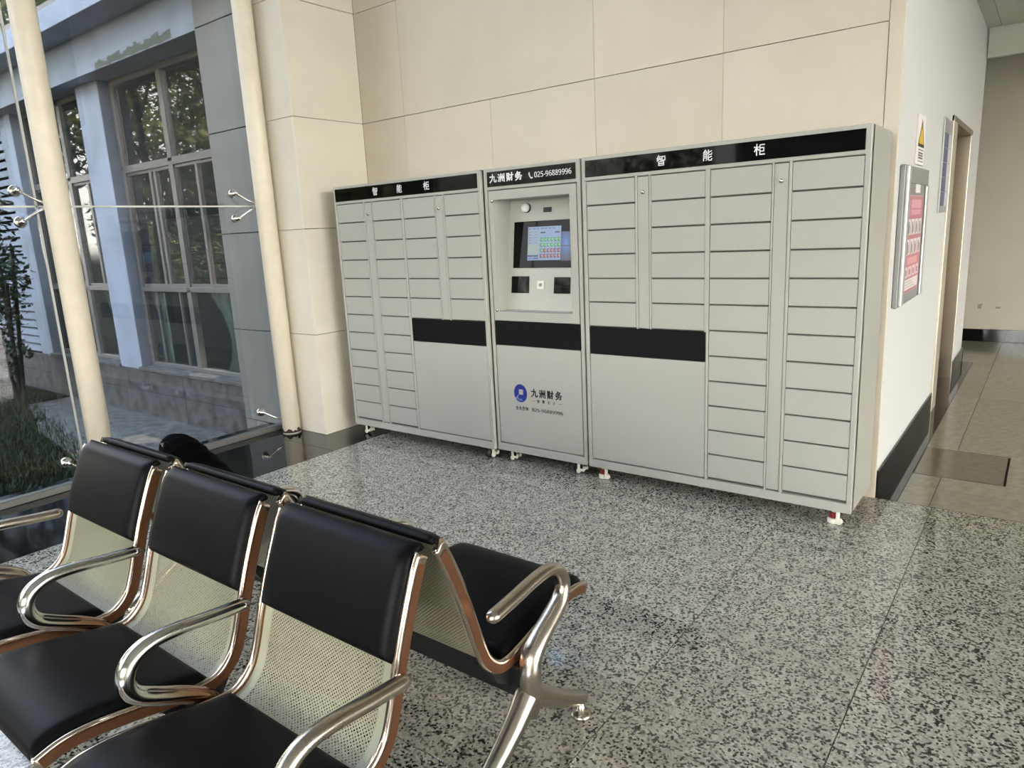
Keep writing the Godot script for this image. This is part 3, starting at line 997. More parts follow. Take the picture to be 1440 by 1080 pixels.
# ------------------------------------------------------------------ lockers
func caster(parent: Node, at: Vector3, turn: float, foot: bool) -> void:
	var c := Node3D.new()
	c.name = "caster"
	parent.add_child(c, true)
	c.position = at
	c.rotation.y = turn
	var st := mk()
	bx(st, Vector3(-0.036, 0.070, -0.030), Vector3(0.040, 0.081, 0.030), 0.003)
	if foot: # a levelling foot: red dial in a white cup, a side plate to the right
		lathe(st, [Vector2(0.0, 0.001), Vector2(0.027, 0.001), Vector2(0.030, 0.005), Vector2(0.030, 0.022), Vector2(0.026, 0.026), Vector2(0.012, 0.028), Vector2(0.012, 0.07)], Vector3(-0.008, 0, 0.004), Vector3.UP, 22)
		bx(st, Vector3(0.010, 0.020, 0.010), Vector3(0.026, 0.074, 0.030), 0.004)
		lathe(st, [Vector2(0.0, -0.008), Vector2(0.016, -0.008), Vector2(0.016, 0.006), Vector2(0.0, 0.008)], Vector3(0.026, 0.019, 0.022), Vector3(0, 0, 1), 16)
	else:
		for s: float in [-1.0, 1.0]:
			bx(st, Vector3(-0.006, 0.016, s * 0.022 - 0.004), Vector3(0.014, 0.072, s * 0.022 + 0.004), 0.003)
			bx(st, Vector3(0.008, 0.020, s * 0.022 - 0.0035), Vector3(0.046, 0.036, s * 0.022 + 0.0035), 0.003)
			lathe(st, [Vector2(0.0, -0.004), Vector2(0.015, -0.004), Vector2(0.015, 0.004), Vector2(0.0, 0.005)], Vector3(0.004, 0.021, s * 0.024), Vector3(0, 0, s), 16)
		bx(st, Vector3(0.036, 0.030, -0.022), Vector3(0.050, 0.048, 0.026), 0.003)
	build(st, "bracket", M.plastic_white, c)
	st = mk()
	if foot:
		lathe(st, [Vector2(0.0, 0.030), Vector2(0.023, 0.030), Vector2(0.023, 0.058), Vector2(0.0, 0.058)], Vector3(-0.008, 0, 0.004), Vector3.UP, 18)
		build(st, "dial", M.red_dial, c)
	else:
		st.set_smooth_group(0)
		lathe(st, [Vector2(0.0, -0.015), Vector2(0.026, -0.015), Vector2(0.029, -0.011), Vector2(0.029, 0.011), Vector2(0.026, 0.015), Vector2(0.0, 0.015)], Vector3(-0.018, 0.0295, 0), Vector3(0, 0, 1), 22)
		build(st, "wheel", M.rubber, c)

const Y0 := 0.08
const Y1 := 1.90
const ROW := 0.13575

func carcass(t: Node3D, w: float, dep: float, holes: Array) -> void:
	# box with a front frame whose openings are left for doors; holes: [u0, y0, u1, y1]
	var st := mk()
	bx(st, Vector3(0, Y0, -dep), Vector3(w, Y1, -0.022), 0.003)
	bx(st, Vector3(0, Y0, -0.05), Vector3(w, 0.130, 0), 0.003)
	bx(st, Vector3(0, 1.772, -0.05), Vector3(w, Y1, 0), 0.003)
	bx(st, Vector3(0, 0.128, -0.05), Vector3(0.024, 1.775, 0), 0.003)
	bx(st, Vector3(w - 0.024, 0.128, -0.05), Vector3(w, 1.775, 0), 0.003)
	for h: Array in holes:
		bx(st, Vector3(h[0], h[1], -0.05), Vector3(h[2], h[3], 0), 0.002)
	build(st, "body", M.locker, t)
	st = mk()
	bx(st, Vector3(0.02, 0.125, -0.03), Vector3(w - 0.02, 1.776, -0.0215))
	build(st, "gap_shade_sheet", M.gap_shade, t)  # dark sheet behind the doors, shade of the gaps put into its colour

func door_at(t: Node3D, u0: float, y0: float, u1: float, y1: float, called := "door", m: Material = null) -> MeshInstance3D:
	var st := mk()
	bx(st, Vector3(u0, y0, -0.020), Vector3(u1, y1, -0.0015), 0.002)
	return build(st, called, m if m else M.locker, t)

func lock_at(door: Node3D, at: Vector3) -> void:
	var st := mk()
	st.set_smooth_group(0)
	lathe(st, [Vector2(0.0105, -0.001), Vector2(0.0105, 0.006), Vector2(0.008, 0.0085), Vector2(0.0, 0.0085)], at, Vector3(0, 0, 1), 16)
	build(st, "lock", M.lock, door)

func locker_bank(right: bool) -> void:
	var w := 1.4855 if right else 1.4205
	var k := w / 1.4855
	var x0 := -1.4855 if right else -3.6335
	var t := thing("locker_cabinet", "wide grey steel locker cabinet right of the kiosk, its large lower door at left" if right else "wide grey steel locker cabinet left of the kiosk, its large lower door at right", "locker", Vector3(x0, 0, 0.0 if right else 0.019))
	# columns in the order they stand: [u0, u1] of three kinds
	var c12: Array; var strips: Array; var c6: Array; var big: Array; var frames: Array
	if right:
		c6 = [[0.028, 0.330], [0.426, 0.728]]
		strips = [[0.348, 0.413, true], [1.070, 1.136, false]]
		c12 = [[0.755, 1.058], [1.154, 1.460]]
		big = [0.028, 0.736]
		frames = [[0.332, 0.947, 0.346, 1.775], [0.415, 0.947, 0.424, 1.775], [0.738, 0.128, 0.752, 1.775], [1.060, 0.128, 1.068, 1.775], [1.138, 0.128, 1.152, 1.775], [0.728, 0.947, 0.74, 1.775]]
	else:
		c12 = [[0.028, 0.330], [0.426, 0.728]]
		strips = [[0.348, 0.413, false], [1.070, 1.136, true]]
		c6 = [[0.755, 1.058], [1.154, 1.460]]
		big = [0.755, 1.460]
		frames = [[0.332, 0.128, 0.346, 1.775], [0.415, 0.128, 0.424, 1.775], [0.730, 0.128, 0.752, 1.775], [1.060, 0.947, 1.068, 1.775], [1.138, 0.947, 1.152, 1.775]]
	var fr := []
	for f: Array in frames: fr.append([f[0] * k, f[1], f[2] * k, f[3]])
	carcass(t, w, 0.45, fr)
	for c: Array in c12:
		for r in 12:
			var y1 := 1.767 - r * ROW
			door_at(t, c[0] * k, y1 - ROW + 0.008, c[1] * k, y1)
	for c: Array in c6:
		for r in 6:
			var y1 := 1.767 - r * ROW
			door_at(t, c[0] * k, y1 - ROW + (0.008 if r < 5 else 0.002), c[1] * k, y1)
	for s: Array in strips:
		var d := door_at(t, s[0] * k, 0.951 if s[2] else 0.138, s[1] * k, 1.767, "service_door")
		lock_at(d, Vector3((s[0] + s[1]) * 0.5 * k, 1.687, -0.0015))
	door_at(t, big[0] * k, 0.138, big[1] * k, 0.785, "large_door")
	door_at(t, big[0] * k, 0.787, big[1] * k, 0.947, "black_panel", M.black_panel)
	var st := mk()
	bx(st, Vector3(0.024 * k, 1.791, -0.004), Vector3(1.461 * k, 1.881, 0.0025), 0.001)
	var ban := build(st, "header_panel", M.black_acrylic, t)
	ban.set_meta("label", "glossy black header panel with white characters")
	var cx: Array = [-0.998, -0.747, -0.489] if right else [-3.174, -2.931, -2.675]
	st = mk()
	var names := ["zhi", "neng", "gui"]
	for i in 3:
		glyph(st, names[i], Vector3(cx[i] - x0 - 0.026, 1.814, 0.0025), 0.052, 0.052, 0.0052)
	build(st, "lettering", M.letter_white, ban)
	for q: Array in [[0.078, -0.060, 0.0], [w - 0.08, -0.060, -0.15 if right else 1.1]]:
		caster(t, Vector3(q[0], 0, q[1]), q[2], right)
	for u: float in [0.08, w - 0.08]:
		caster(t, Vector3(u, 0, -0.38), PI, right)

# ------------------------------------------------------------------ kiosk
func kiosk() -> void:
	var w := 0.706
	var x0 := -2.204
	var t := thing("locker_kiosk", "narrow grey steel kiosk with a touch screen between the two locker cabinets", "kiosk", Vector3(x0, 0, -0.004))
	var r0 := 0.070; var r1 := 0.628 # recess
	var ry0 := 1.018; var ry1 := 1.710
	var st := mk()
	bx(st, Vector3(0, Y0, -0.45), Vector3(w, Y1, -0.19), 0.003)
	bx(st, Vector3(0, Y0, -0.2), Vector3(0.024, Y1, 0), 0.003)
	bx(st, Vector3(w - 0.024, Y0, -0.2), Vector3(w, Y1, 0), 0.003)
	bx(st, Vector3(0.02, Y0, -0.2), Vector3(w - 0.02, 0.130, 0), 0.003)
	bx(st, Vector3(0.02, 1.772, -0.2), Vector3(w - 0.02, Y1, 0), 0.003)
	bx(st, Vector3(0.02, 0.13, -0.2), Vector3(w - 0.02, 0.955, -0.022))
	build(st, "body", M.locker, t)
	# upper door with the recess folded into it
	st = mk()
	var u0 := 0.030; var u1 := 0.676; var z1 := -0.0015
	bx(st, Vector3(u0, 0.958, -0.02), Vector3(u1, ry0, z1), 0.002)
	bx(st, Vector3(u0, ry1, -0.02), Vector3(u1, 1.767, z1), 0.002)
	bx(st, Vector3(u0, ry0 - 0.001, -0.02), Vector3(r0, ry1 + 0.001, z1), 0.001)
	bx(st, Vector3(r1, ry0 - 0.001, -0.02), Vector3(u1, ry1 + 0.001, z1), 0.001)
	var up := build(st, "upper_door", M.locker, t)
	st = mk()
	var zt := -0.178; var zb := -0.092 # leaning back panel
	r0 += 0.0012; r1 -= 0.0012; ry0 += 0.0022; ry1 -= 0.0022 # the lining sits just inside the opening
	z1 -= 0.0012
	var a := Vector3(r0, ry0, zb); var b := Vector3(r1, ry0, zb); var c := Vector3(r1, ry1, zt); var d := Vector3(r0, ry1, zt)
	quad(st, a, b, c, d)
	quad(st, Vector3(r0, ry0, z1), a, d, Vector3(r0, ry1, z1))
	quad(st, b, Vector3(r1, ry0, z1), Vector3(r1, ry1, z1), c)
	quad(st, Vector3(r0, ry0, z1), Vector3(r1, ry0, z1), b, a)
	quad(st, d, c, Vector3(r1, ry1, z1), Vector3(r0, ry1, z1))
	build(st, "recess_lining", M.locker_light, up)
	for y: float in [1.704, 1.023]:
		st = mk()
		lathe(st, [Vector2(0.009, 0.0), Vector2(0.009, 0.006), Vector2(0.0, 0.008)], Vector3(0.058, y, z1), Vector3(0, 0, 1), 14)
		build(st, "screw", M.lock, up)
	# things mounted on the leaning panel: a frame of reference for it
	var lean := Node3D.new()
	lean.name = "control_panel"
	t.add_child(lean, true)
	var ang := atan2(zb - zt, ry1 - ry0)
	lean.position = Vector3(0, ry0, zb)
	lean.rotation.x = -ang
	var cs := 1.0 / cos(ang)
	var L := func(u: float, y: float) -> Vector3: return Vector3(u - x0, (y - ry0) * cs, 0.0)
	st = mk()
	var s0: Vector3 = L.call(-2.095, 1.284); var s1: Vector3 = L.call(-1.600, 1.572)
	bx(st, s0, s1 + Vector3(0, 0, 0.006), 0.002)
	build(st, "screen_bezel", M.black_acrylic, lean)
	# the lit part of the screen
	var im := Image.create(320, 280, false, Image.FORMAT_RGB8)
	im.fill(Color(0.08, 0.16, 0.36))
	im.fill_rect(Rect2i(0, 0, 320, 280), Color(0.60, 0.72, 0.90))
	im.fill_rect(Rect2i(0, 30, 112, 205), Color(0.64, 0.74, 0.84))
	im.fill_rect(Rect2i(0, 150, 104, 80), Color(0.70, 0.78, 0.76))
	for k in 7: im.fill_rect(Rect2i(8 + k * 38, 12, 22 + (k * 7) % 12, 8), Color(0.36, 0.46, 0.62))
	for k in 5:
		im.fill_rect(Rect2i(8, 42 + k * 22, 28, 6), Color(0.42, 0.50, 0.62))
		im.fill_rect(Rect2i(66, 42 + k * 22, 34, 5), Color(0.52, 0.60, 0.70))
	im.fill_rect(Rect2i(124, 44, 46, 12), Color(0.05, 0.10, 0.26))
	im.fill_rect(Rect2i(262, 44, 46, 12), Color(0.05, 0.10, 0.26))
	for r in 4:
		for q in 6:
			var col := Color(0.06, 0.66, 0.24) if r < 2 or (r == 2 and q == 0) else Color(0.56, 0.10, 0.18)
			im.fill_rect(Rect2i(122 + q * 33, 92 + r * 45, 24, 34), col)
			im.fill_rect(Rect2i(134 + q * 33, 100 + r * 45, 9, 14), col.lightened(0.65))
			im.fill_rect(Rect2i(128 + q * 33, 120 + r * 45, 12, 4), col.darkened(0.4))
	im.fill_rect(Rect2i(2, 236, 50, 14), Color(0.10, 0.18, 0.40))
	im.fill_rect(Rect2i(56, 236, 50, 14), Color(0.12, 0.20, 0.38))
	im.fill_rect(Rect2i(2, 256, 46, 14), Color(0.42, 0.52, 0.86))
	im.fill_rect(Rect2i(56, 256, 50, 14), Color(0.30, 0.42, 0.60))
	var sm := mat(Color(0.02, 0.02, 0.02), 0.15)
	sm.emission_enabled = true
	sm.emission = Color(1, 1, 1)
	sm.emission_operator = BaseMaterial3D.EMISSION_OP_MULTIPLY
	sm.emission_texture = ImageTexture.create_from_image(im)
	sm.emission_energy_multiplier = 0.62
	st = mk()
	var p0: Vector3 = L.call(-1.982, 1.330); var p1: Vector3 = L.call(-1.732, 1.536)
	var zz := Vector3(0, 0, 0.0068)
	quv(st, p0 + zz, Vector3(p1.x, p0.y, 0) + zz, Vector3(p1.x, p1.y, 0) + zz, Vector3(p0.x, p1.y, 0) + zz)
	build(st, "screen", sm, lean)
	# blue start picture showing beside the window of the program
	var im2 := Image.create(32, 64, false, Image.FORMAT_RGB8)
	for y in 64:
		for x in 32:
			var v := clampf(1.0 - Vector2(x - 12, (y - 26) * 0.6).length() / 26.0, 0.0, 1.0)
			im2.set_pixel(x, y, Color(0.04, 0.10, 0.30).lerp(Color(0.30, 0.60, 0.95), v))
	im2.fill_rect(Rect2i(0, 30, 32, 2), Color(0.06, 0.16, 0.42))
	var sm2: StandardMaterial3D = sm.duplicate()
	sm2.emission_texture = ImageTexture.create_from_image(im2)
	st = mk()
	p0 = L.call(-1.730, 1.325); p1 = L.call(-1.640, 1.500)
	quv(st, p0 + zz, Vector3(p1.x, p0.y, 0) + zz, Vector3(p1.x, p1.y, 0) + zz, Vector3(p0.x, p1.y, 0) + zz)
	build(st, "screen", sm2, lean)
	var scr := OmniLight3D.new()
	scr.name = "screen_light"
	scr.light_color = Color(0.75, 0.86, 1.0)
	scr.light_energy = 0.004
	scr.light_size = 0.06
	scr.omni_range = 12.0
	scr.omni_attenuation = 2.0
	scr.shadow_enabled = true
	scr.position = (L.call(-1.86, 1.43) as Vector3) + Vector3(0, 0, 0.05)
	lean.add_child(scr, true)
	# readers, button, lamp, camera
	for q: Array in [[-2.105, 1.126, -1.965, 1.232], [-1.775, 1.126, -1.655, 1.226]]:
		st = mk()
		bx(st, L.call(q[0], q[1]), (L.call(q[2], q[3]) as Vector3) + Vector3(0, 0, 0.004), 0.001)
		build(st, "reader_window", M.black_acrylic, lean)
	st = mk()
	bx(st, L.call(-1.900, 1.152), (L.call(-1.846, 1.203) as Vector3) + Vector3(0, 0, 0.008), 0.002)
	var bp := build(st, "button_plate", M.plastic_white, lean)
	st = mk()
	lathe(st, [Vector2(0.011, 0.008), Vector2(0.011, 0.012), Vector2(0.0, 0.013)], L.call(-1.873, 1.178), Vector3(0, 0, 1), 16)
	build(st, "button", M.gray_paint, bp)
	st = mk()
	st.set_smooth_group(0)
	lathe(st, [Vector2(0.030, 0.0), Vector2(0.030, 0.012), Vector2(0.0, 0.012)], L.call(-2.000, 1.655), Vector3(0, 0, 1), 22)
	var ring := build(st, "lamp_socket", M.rubber, lean)
	st = mk()
	st.set_smooth_group(0)
	lathe(st, [Vector2(0.0265, 0.010), Vector2(0.0265, 0.028), Vector2(0.022, 0.037), Vector2(0.012, 0.042), Vector2(0.0, 0.044)], L.call(-2.000, 1.655), Vector3(0, 0, 1), 22)
	build(st, "lamp_cap", M.letter_white, ring)
	st = mk()
	bx(st, L.call(-1.874, 1.622), (L.call(-1.812, 1.652) as Vector3) + Vector3(0, 0, 0.003), 0.0012)
	build(st, "camera_slot", M.black_acrylic, lean)
	# lower panels
	door_at(t, 0.030, 0.800, 0.676, 0.955, "black_panel", M.black_panel)
	var ld := door_at(t, 0.030, 0.140, 0.676, 0.797, "lower_door")
	var zf := -0.0015
	# round blue emblem with a square hole and a pale swoosh
	st = mk()
	var ctr := Vector3(0.212, 0.490, zf)
	var ring_out := []; var ring_in := []
	var n := 48
	for i in n:
		var an := TAU * i / n
		var dir := Vector2(cos(an), sin(an))
		ring_out.append(ctr + Vector3(dir.x * 0.052, dir.y * 0.060, 0.0009))
		var sq := 0.0165 / maxf(absf(dir.x), absf(dir.y))
		ring_in.append(ctr + Vector3(dir.x * sq + 0.004, dir.y * sq * 1.05 + 0.008, 0.0009))
	for i in n:
		var j := (i + 1) % n
		var mid := TAU * (i + 0.5) / n
		if mid > 3.75 and mid < 3.95: continue # the opening of the nine
		quad(st, ring_in[i], ring_out[i], ring_out[j], ring_in[j])
	build(st, "emblem", M.logo_blue, ld)
	st = mk()
	for s: Array in [[0.044, 3.75, 5.1, 0.004], [0.036, 3.9, 5.0, 0.003]]:
		for i in 10:
			var a0 := lerpf(s[1], s[2], i / 10.0); var a1 := lerpf(s[1], s[2], (i + 1) / 10.0)
			var f := func(an: float, r: float) -> Vector3: return ctr + Vector3(cos(an) * r, sin(an) * r * 1.12, 0.0012)
			quad(st, f.call(a0, s[0] - s[3]), f.call(a0, s[0]), f.call(a1, s[0]), f.call(a1, s[0] - s[3]))
	build(st, "emblem_stroke", M.logo_pale, ld)
	st = mk()
	for i in 4:
		glyph(st, ["jiu", "zhou", "cai", "wu"][i], Vector3(0.296 + i * 0.0615, 0.474, zf), 0.051, 0.055, 0.0072)
	for i in 4:
		glyph(st, ["zhi", "hui", "meet", "ji"][i], Vector3(0.340 + i * 0.040, 0.440, zf), 0.020, 0.021, 0.0016)
	bx(st, Vector3(0.300, 0.449, zf), Vector3(0.328, 0.4505, zf + 0.0008))
	bx(st, Vector3(0.500, 0.449, zf), Vector3(0.530, 0.4505, zf + 0.0008))
	for i in 4:
		glyph(st, ["ye", "wu", "zi", "xun"][i], Vector3(0.168 + i * 0.0255, 0.377, zf), 0.023, 0.026, 0.0022)
	build(st, "lettering", M.letter_black, ld)
	words("025-96889996", 0.022, Vector3(0.297, 0.390, zf + 0.0008), 0.236, "phone_number", M.letter_black, ld)
	# header
	st = mk()
	bx(st, Vector3(0.030, 1.791, -0.004), Vector3(0.678, 1.881, 0.0025), 0.001)
	var ban := build(st, "header_panel", M.black_acrylic, t)
	st = mk()
	for i in 4:
		glyph(st, ["jiu", "zhou", "cai", "wu"][i], Vector3(0.051 + i * 0.0655, 1.816, 0.0025), 0.055, 0.050, 0.0068)
	glyph(st, "phone", Vector3(0.352, 1.817, 0.0025), 0.026, 0.036, 0.0075)
	build(st, "lettering", M.letter_white, ban)
	words("025-96889996", 0.031, Vector3(0.391, 1.8365, 0.0034), 0.258, "phone_number", M.letter_white, ban)
	for q: Array in [[0.085, -0.065, 0.0], [w - 0.094, -0.060, 0.0]]:
		caster(t, Vector3(q[0], 0, q[1]), q[2], false)
	for u: float in [0.08, w - 0.08]:
		caster(t, Vector3(u, 0, -0.38), PI, false)

# ------------------------------------------------------------------ benches
var seat_line := [] # (0, y, forward) from the top of the back to the front edge

func line_at(s: float) -> Array: # [point, normal towards the sitter] at the share s of the length
	var n := seat_line.size()
	var f := clampf(s, 0.0, 1.0) * (n - 1)
	var i := mini(int(f), n - 2)
	var p: Vector3 = seat_line[i].lerp(seat_line[i + 1], f - i)
	var a: Vector3 = seat_line[maxi(i - 1, 0)]; var b: Vector3 = seat_line[mini(i + 2, n - 1)]
	var t := (b - a).normalized()
	return [p, Vector3(0, t.z, -t.y).normalized()]

func even_line(p: Array, step: float) -> Array:
	var c := Curve3D.new()
	for q: Vector3 in spline(p, 8): c.add_point(q)
	c.bake_interval = 0.01
	var n := int(c.get_baked_length() / step)
	var out := []
	for i in n + 1: out.append(c.sample_baked(c.get_baked_length() * i / n))
	return out

func pad(t: Node, called: String, x0: float, x1: float, s0: float, s1: float, thick: float, wrap: bool) -> void:
	var nu := 28; var nv := 30
	var top := []; var bot := []
	for j in nv + 1:
		var v := float(j) / nv
		var ln := line_at(lerpf(s0, s1, v))
		var rt := []; var rb := []
		for i in nu + 1:
			var u := float(i) / nu
			var ex := pow(1.0 - pow(absf(2.0 * u - 1.0), 18.0), 0.5)
			var ev := pow(1.0 - pow(absf(2.0 * v - 1.0), 16.0), 0.5)
			var h := 0.010 + (thick * (lerpf(0.45, 1.0, smoothstep(0.0, 0.16, v)) if wrap else 1.0) - 0.010) * ex * ev * (0.88 + 0.12 * sin(PI * u) * sin(PI * v))
			var p: Vector3 = ln[0]; var nn: Vector3 = ln[1]
			p.x = lerpf(x0, x1, u)
			rt.append(p + nn * h)
			rb.append(p + nn * (0.0006 if not wrap or v > 0.05 else -0.008))
		top.append(rt); bot.append(rb)
	var st := mk()
	st.set_smooth_group(0)
	for j in nv:
		for i in nu:
			quad(st, top[j][i], top[j + 1][i], top[j + 1][i + 1], top[j][i + 1])
			quad(st, bot[j][i], bot[j][i + 1], bot[j + 1][i + 1], bot[j + 1][i])
	for j in nv:
		quad(st, top[j][0], bot[j][0], bot[j + 1][0], top[j + 1][0])
		quad(st, top[j][nu], top[j + 1][nu], bot[j + 1][nu], bot[j][nu])
	for i in nu:
		quad(st, top[0][i], top[0][i + 1], bot[0][i + 1], bot[0][i])
		quad(st, top[nv][i], bot[nv][i], bot[nv][i + 1], top[nv][i + 1])
	build(st, called, M.leather, t)

func sheet(t: Node, called: String, xa: float, xb: float, s0: float, s1: float, m: Material, uvk: float) -> void:
	var st := mk()
	st.set_smooth_group(0)
	var nv := 60
	for j in nv:
		var a := line_at(lerpf(s0, s1, float(j) / nv)); var b := line_at(lerpf(s0, s1, float(j + 1) / nv))
		for side: float in [0.0, -1.0]:
			var pa: Vector3 = a[0] + a[1] * 0.0018 * side; var pb: Vector3 = b[0] + b[1] * 0.0018 * side
			var q := [Vector3(xa, pa.y, pa.z), Vector3(xa, pb.y, pb.z), Vector3(xb, pb.y, pb.z), Vector3(xb, pa.y, pa.z)]
			var l := 1.12
			var va := lerpf(s0, s1, float(j) / nv) * l * uvk; var vb := lerpf(s0, s1, float(j + 1) / nv) * l * uvk
			var uv := [Vector2(xa * uvk, va), Vector2(xa * uvk, vb), Vector2(xb * uvk, vb), Vector2(xb * uvk, va)]
			for k: int in ([0, 2, 1, 0, 3, 2] if side == 0.0 else [0, 1, 2, 0, 2, 3]):
				vtx(st, q[k], uv[k])
	build(st, called, m, t)

func rail_shape(x: float) -> Array: # the chrome rail and the two copper-toned strips in its sides
	var st := mk()
	var c := [mk(), mk()]
	var hw := 0.0085; var hh := 0.020
	var prof := [Vector2(-hw, -hh * 0.65), Vector2(-hw * 0.6, -hh), Vector2(hw * 0.6, -hh), Vector2(hw, -hh * 0.65), Vector2(hw, hh * 0.65), Vector2(hw * 0.6, hh), Vector2(-hw * 0.6, hh), Vector2(-hw, hh * 0.65)]
	var n := 90
	var rings := []
	for j in n + 1:
		var l := line_at(lerpf(0.022, 1.0, float(j) / n))
		var r := []
		for p: Vector2 in prof: r.append(Vector3(x + p.x, 0, 0) + l[0] + l[1] * (p.y - 0.004))
		rings.append(r)
	st.set_smooth_group(0)
	for j in n:
		for k in 8:
			var k2 := (k + 1) % 8
			quad(st, rings[j][k], rings[j][k2], rings[j + 1][k2], rings[j + 1][k])
	for e: int in [0, n]:
		for k in range(1, 7):
			if e == 0: tri(st, rings[0][0], rings[0][k + 1], rings[0][k])
			else: tri(st, rings[n][0], rings[n][k], rings[n][k + 1])
	for s: float in [-1.0, 1.0]:
		for j in range(2, n - 1):
			var a := line_at(lerpf(0.022, 1.0, float(j) / n)); var b := line_at(lerpf(0.022, 1.0, float(j + 1) / n))
			var o := Vector3(x + s * (hw + 0.0008), 0, 0)
			var q := [o + a[0] + a[1] * -0.0195, o + b[0] + b[1] * -0.0195, o + b[0] + b[1] * 0.005, o + a[0] + a[1] * 0.005]
			if s > 0: quad(c[1], q[0], q[3], q[2], q[1])
			else: quad(c[0], q[0], q[1], q[2], q[3])
	return [st, c[0], c[1]]

func benches() -> void:
	seat_line = even_line([Vector3(0, 0.806, 0.003), Vector3(0, 0.799, 0.014), Vector3(0, 0.780, 0.028), Vector3(0, 0.735, 0.050), Vector3(0, 0.64, 0.088), Vector3(0, 0.54, 0.122), Vector3(0, 0.45, 0.150), Vector3(0, 0.395, 0.175), Vector3(0, 0.357, 0.218), Vector3(0, 0.350, 0.27), Vector3(0, 0.362, 0.34), Vector3(0, 0.385, 0.44), Vector3(0, 0.403, 0.54), Vector3(0, 0.404, 0.61), Vector3(0, 0.388, 0.668)], 0.006)
	var t := thing("waiting_bench", "black and chrome three-seat waiting bench in front, facing the viewer", "bench", Vector3(-1.315, 0, 2.457))
	# beam
	var st := mk()
	bx(st, Vector3(-0.93, 0.232, 0.265), Vector3(0.905, 0.330, 0.320), 0.006)
	build(st, "beam", M.beam, t)
	for c: float in [-0.622, 0.0, 0.622]:
		var x0 := c - 0.262; var x1 := c + 0.262
		var seat := Node3D.new()
		seat.name = "seat"
		t.add_child(seat, true)
		var i0 := x0 + 0.010; var i1 := x1 - 0.010
		sheet(seat, "perforated_shell", i0 + 0.032, i1 - 0.032, 0.03, 0.97, M.perforated, 84.0)
		sheet(seat, "shell_edge", i0, i0 + 0.032, 0.01, 0.99, M.shell, 1.0)
		sheet(seat, "shell_edge", i1 - 0.032, i1, 0.01, 0.99, M.shell, 1.0)
		pad(seat, "back_pad", i0 - 0.004, i1 + 0.004, 0.0, 0.285, 0.036, true)
		pad(seat, "seat_pad", i0 - 0.004, i1 + 0.004, 0.555, 1.0, 0.036, false)
		for x: float in [x0, x1]:
			var rs := rail_shape(x)
			build(rs[0], "side_rail", M.rail_metal, seat)
			build(rs[1], "rail_strip", M.copper, seat)
			build(rs[2], "rail_strip", M.copper, seat)
		# brackets under the rails
		for x: float in [x0 + 0.012, x1 - 0.012]:
			st = mk()
			var pts := [Vector2(0.155, 0.40), Vector2(0.185, 0.352), Vector2(0.225, 0.336), Vector2(0.40, 0.360), Vector2(0.345, 0.30), Vector2(0.30, 0.255), Vector2(0.27, 0.262), Vector2(0.215, 0.30)]
			var f := []; var bk := []
			for p: Vector2 in pts:
				f.append(Vector3(x + 0.010, p.y, p.x)); bk.append(Vector3(x - 0.010, p.y, p.x))
			var m := Vector3(x + 0.010, 0.325, 0.265); var m2 := Vector3(x - 0.010, 0.325, 0.265)
			for k in pts.size():
				var k2 := (k + 1) % pts.size()
				tri(st, m, f[k], f[k2]); tri(st, m2, bk[k2], bk[k])
				quad(st, f[k], bk[k], bk[k2], f[k2])
			build(st, "bracket", M.black_plastic, seat)
	# arm rests: a loop open towards the back
	for x: float in [-0.932, -0.311, 0.311, 0.930]:
		st = mk()
		var tail := [Vector3(x, 0.358, 0.295), Vector3(x, 0.335, 0.275)] if absf(x) < 0.5 else [Vector3(x, 0.362, 0.308), Vector3(x, 0.325, 0.293), Vector3(x, 0.285, 0.291), Vector3(x, 0.232, 0.291)]
		var pts := spline([Vector3(x, 0.553, 0.150), Vector3(x, 0.562, 0.24), Vector3(x, 0.574, 0.34), Vector3(x, 0.572, 0.405), Vector3(x, 0.548, 0.452), Vector3(x, 0.505, 0.471), Vector3(x, 0.460, 0.455), Vector3(x, 0.425, 0.405), Vector3(x, 0.392, 0.345)] + tail, 6)
		var rad := []
		for i in pts.size():
			var f := float(i) / (pts.size() - 1)
			rad.append(lerpf(0.0205, 0.027, smoothstep(0.15, 0.5, f)) if absf(x) < 0.5 else lerpf(0.0205, 0.034, smoothstep(0.2, 0.9, f)))
		if absf(x) < 0.5:
			tube_cols = []
			for i in pts.size():
				tube_cols.append(Color(0.66, 0.65, 0.63).lerp(Color(0.38, 0.22, 0.15), smoothstep(0.62, 0.80, float(i) / pts.size())))  # tone runs from chrome grey to copper brown along the lower part
			tube(st, pts, rad, 18, 0.85)
			tube_cols = []
			build(st, "arm_rest", M.two_tone_chrome, t)
		else:
			tube(st, pts, rad, 18, 0.88)
			build(st, "arm_rest", M.cast, t)
		if absf(x) < 0.5:
			st = mk()
			bx(st, Vector3(x - 0.035, 0.30, 0.255), Vector3(x + 0.035, 0.345, 0.33), 0.008)
			build(st, "arm_bracket", M.black_plastic, t)
	# end legs, cast in one piece: hub, two splayed legs
	for x: float in [-0.925, 0.925]:
		st = mk()
		tube(st, [Vector3(x, 0.250, 0.291), Vector3(x, 0.238, 0.291), Vector3(x, 0.222, 0.291), Vector3(x, 0.19, 0.292)], [0.036, 0.038, 0.038, 0.03], 20, 1.0, Vector3(1, 0, 0))
		var lg := mk()
		tube(lg, spline([Vector3(x, 0.245, 0.292), Vector3(x, 0.185, 0.37), Vector3(x, 0.115, 0.47), Vector3(x, 0.062, 0.565)], 5), [0.039, 0.038, 0.036, 0.034, 0.033, 0.032, 0.031, 0.030, 0.029, 0.028, 0.027, 0.026, 0.025, 0.024, 0.023, 0.022], 16, 1.0, Vector3(1, 0, 0))
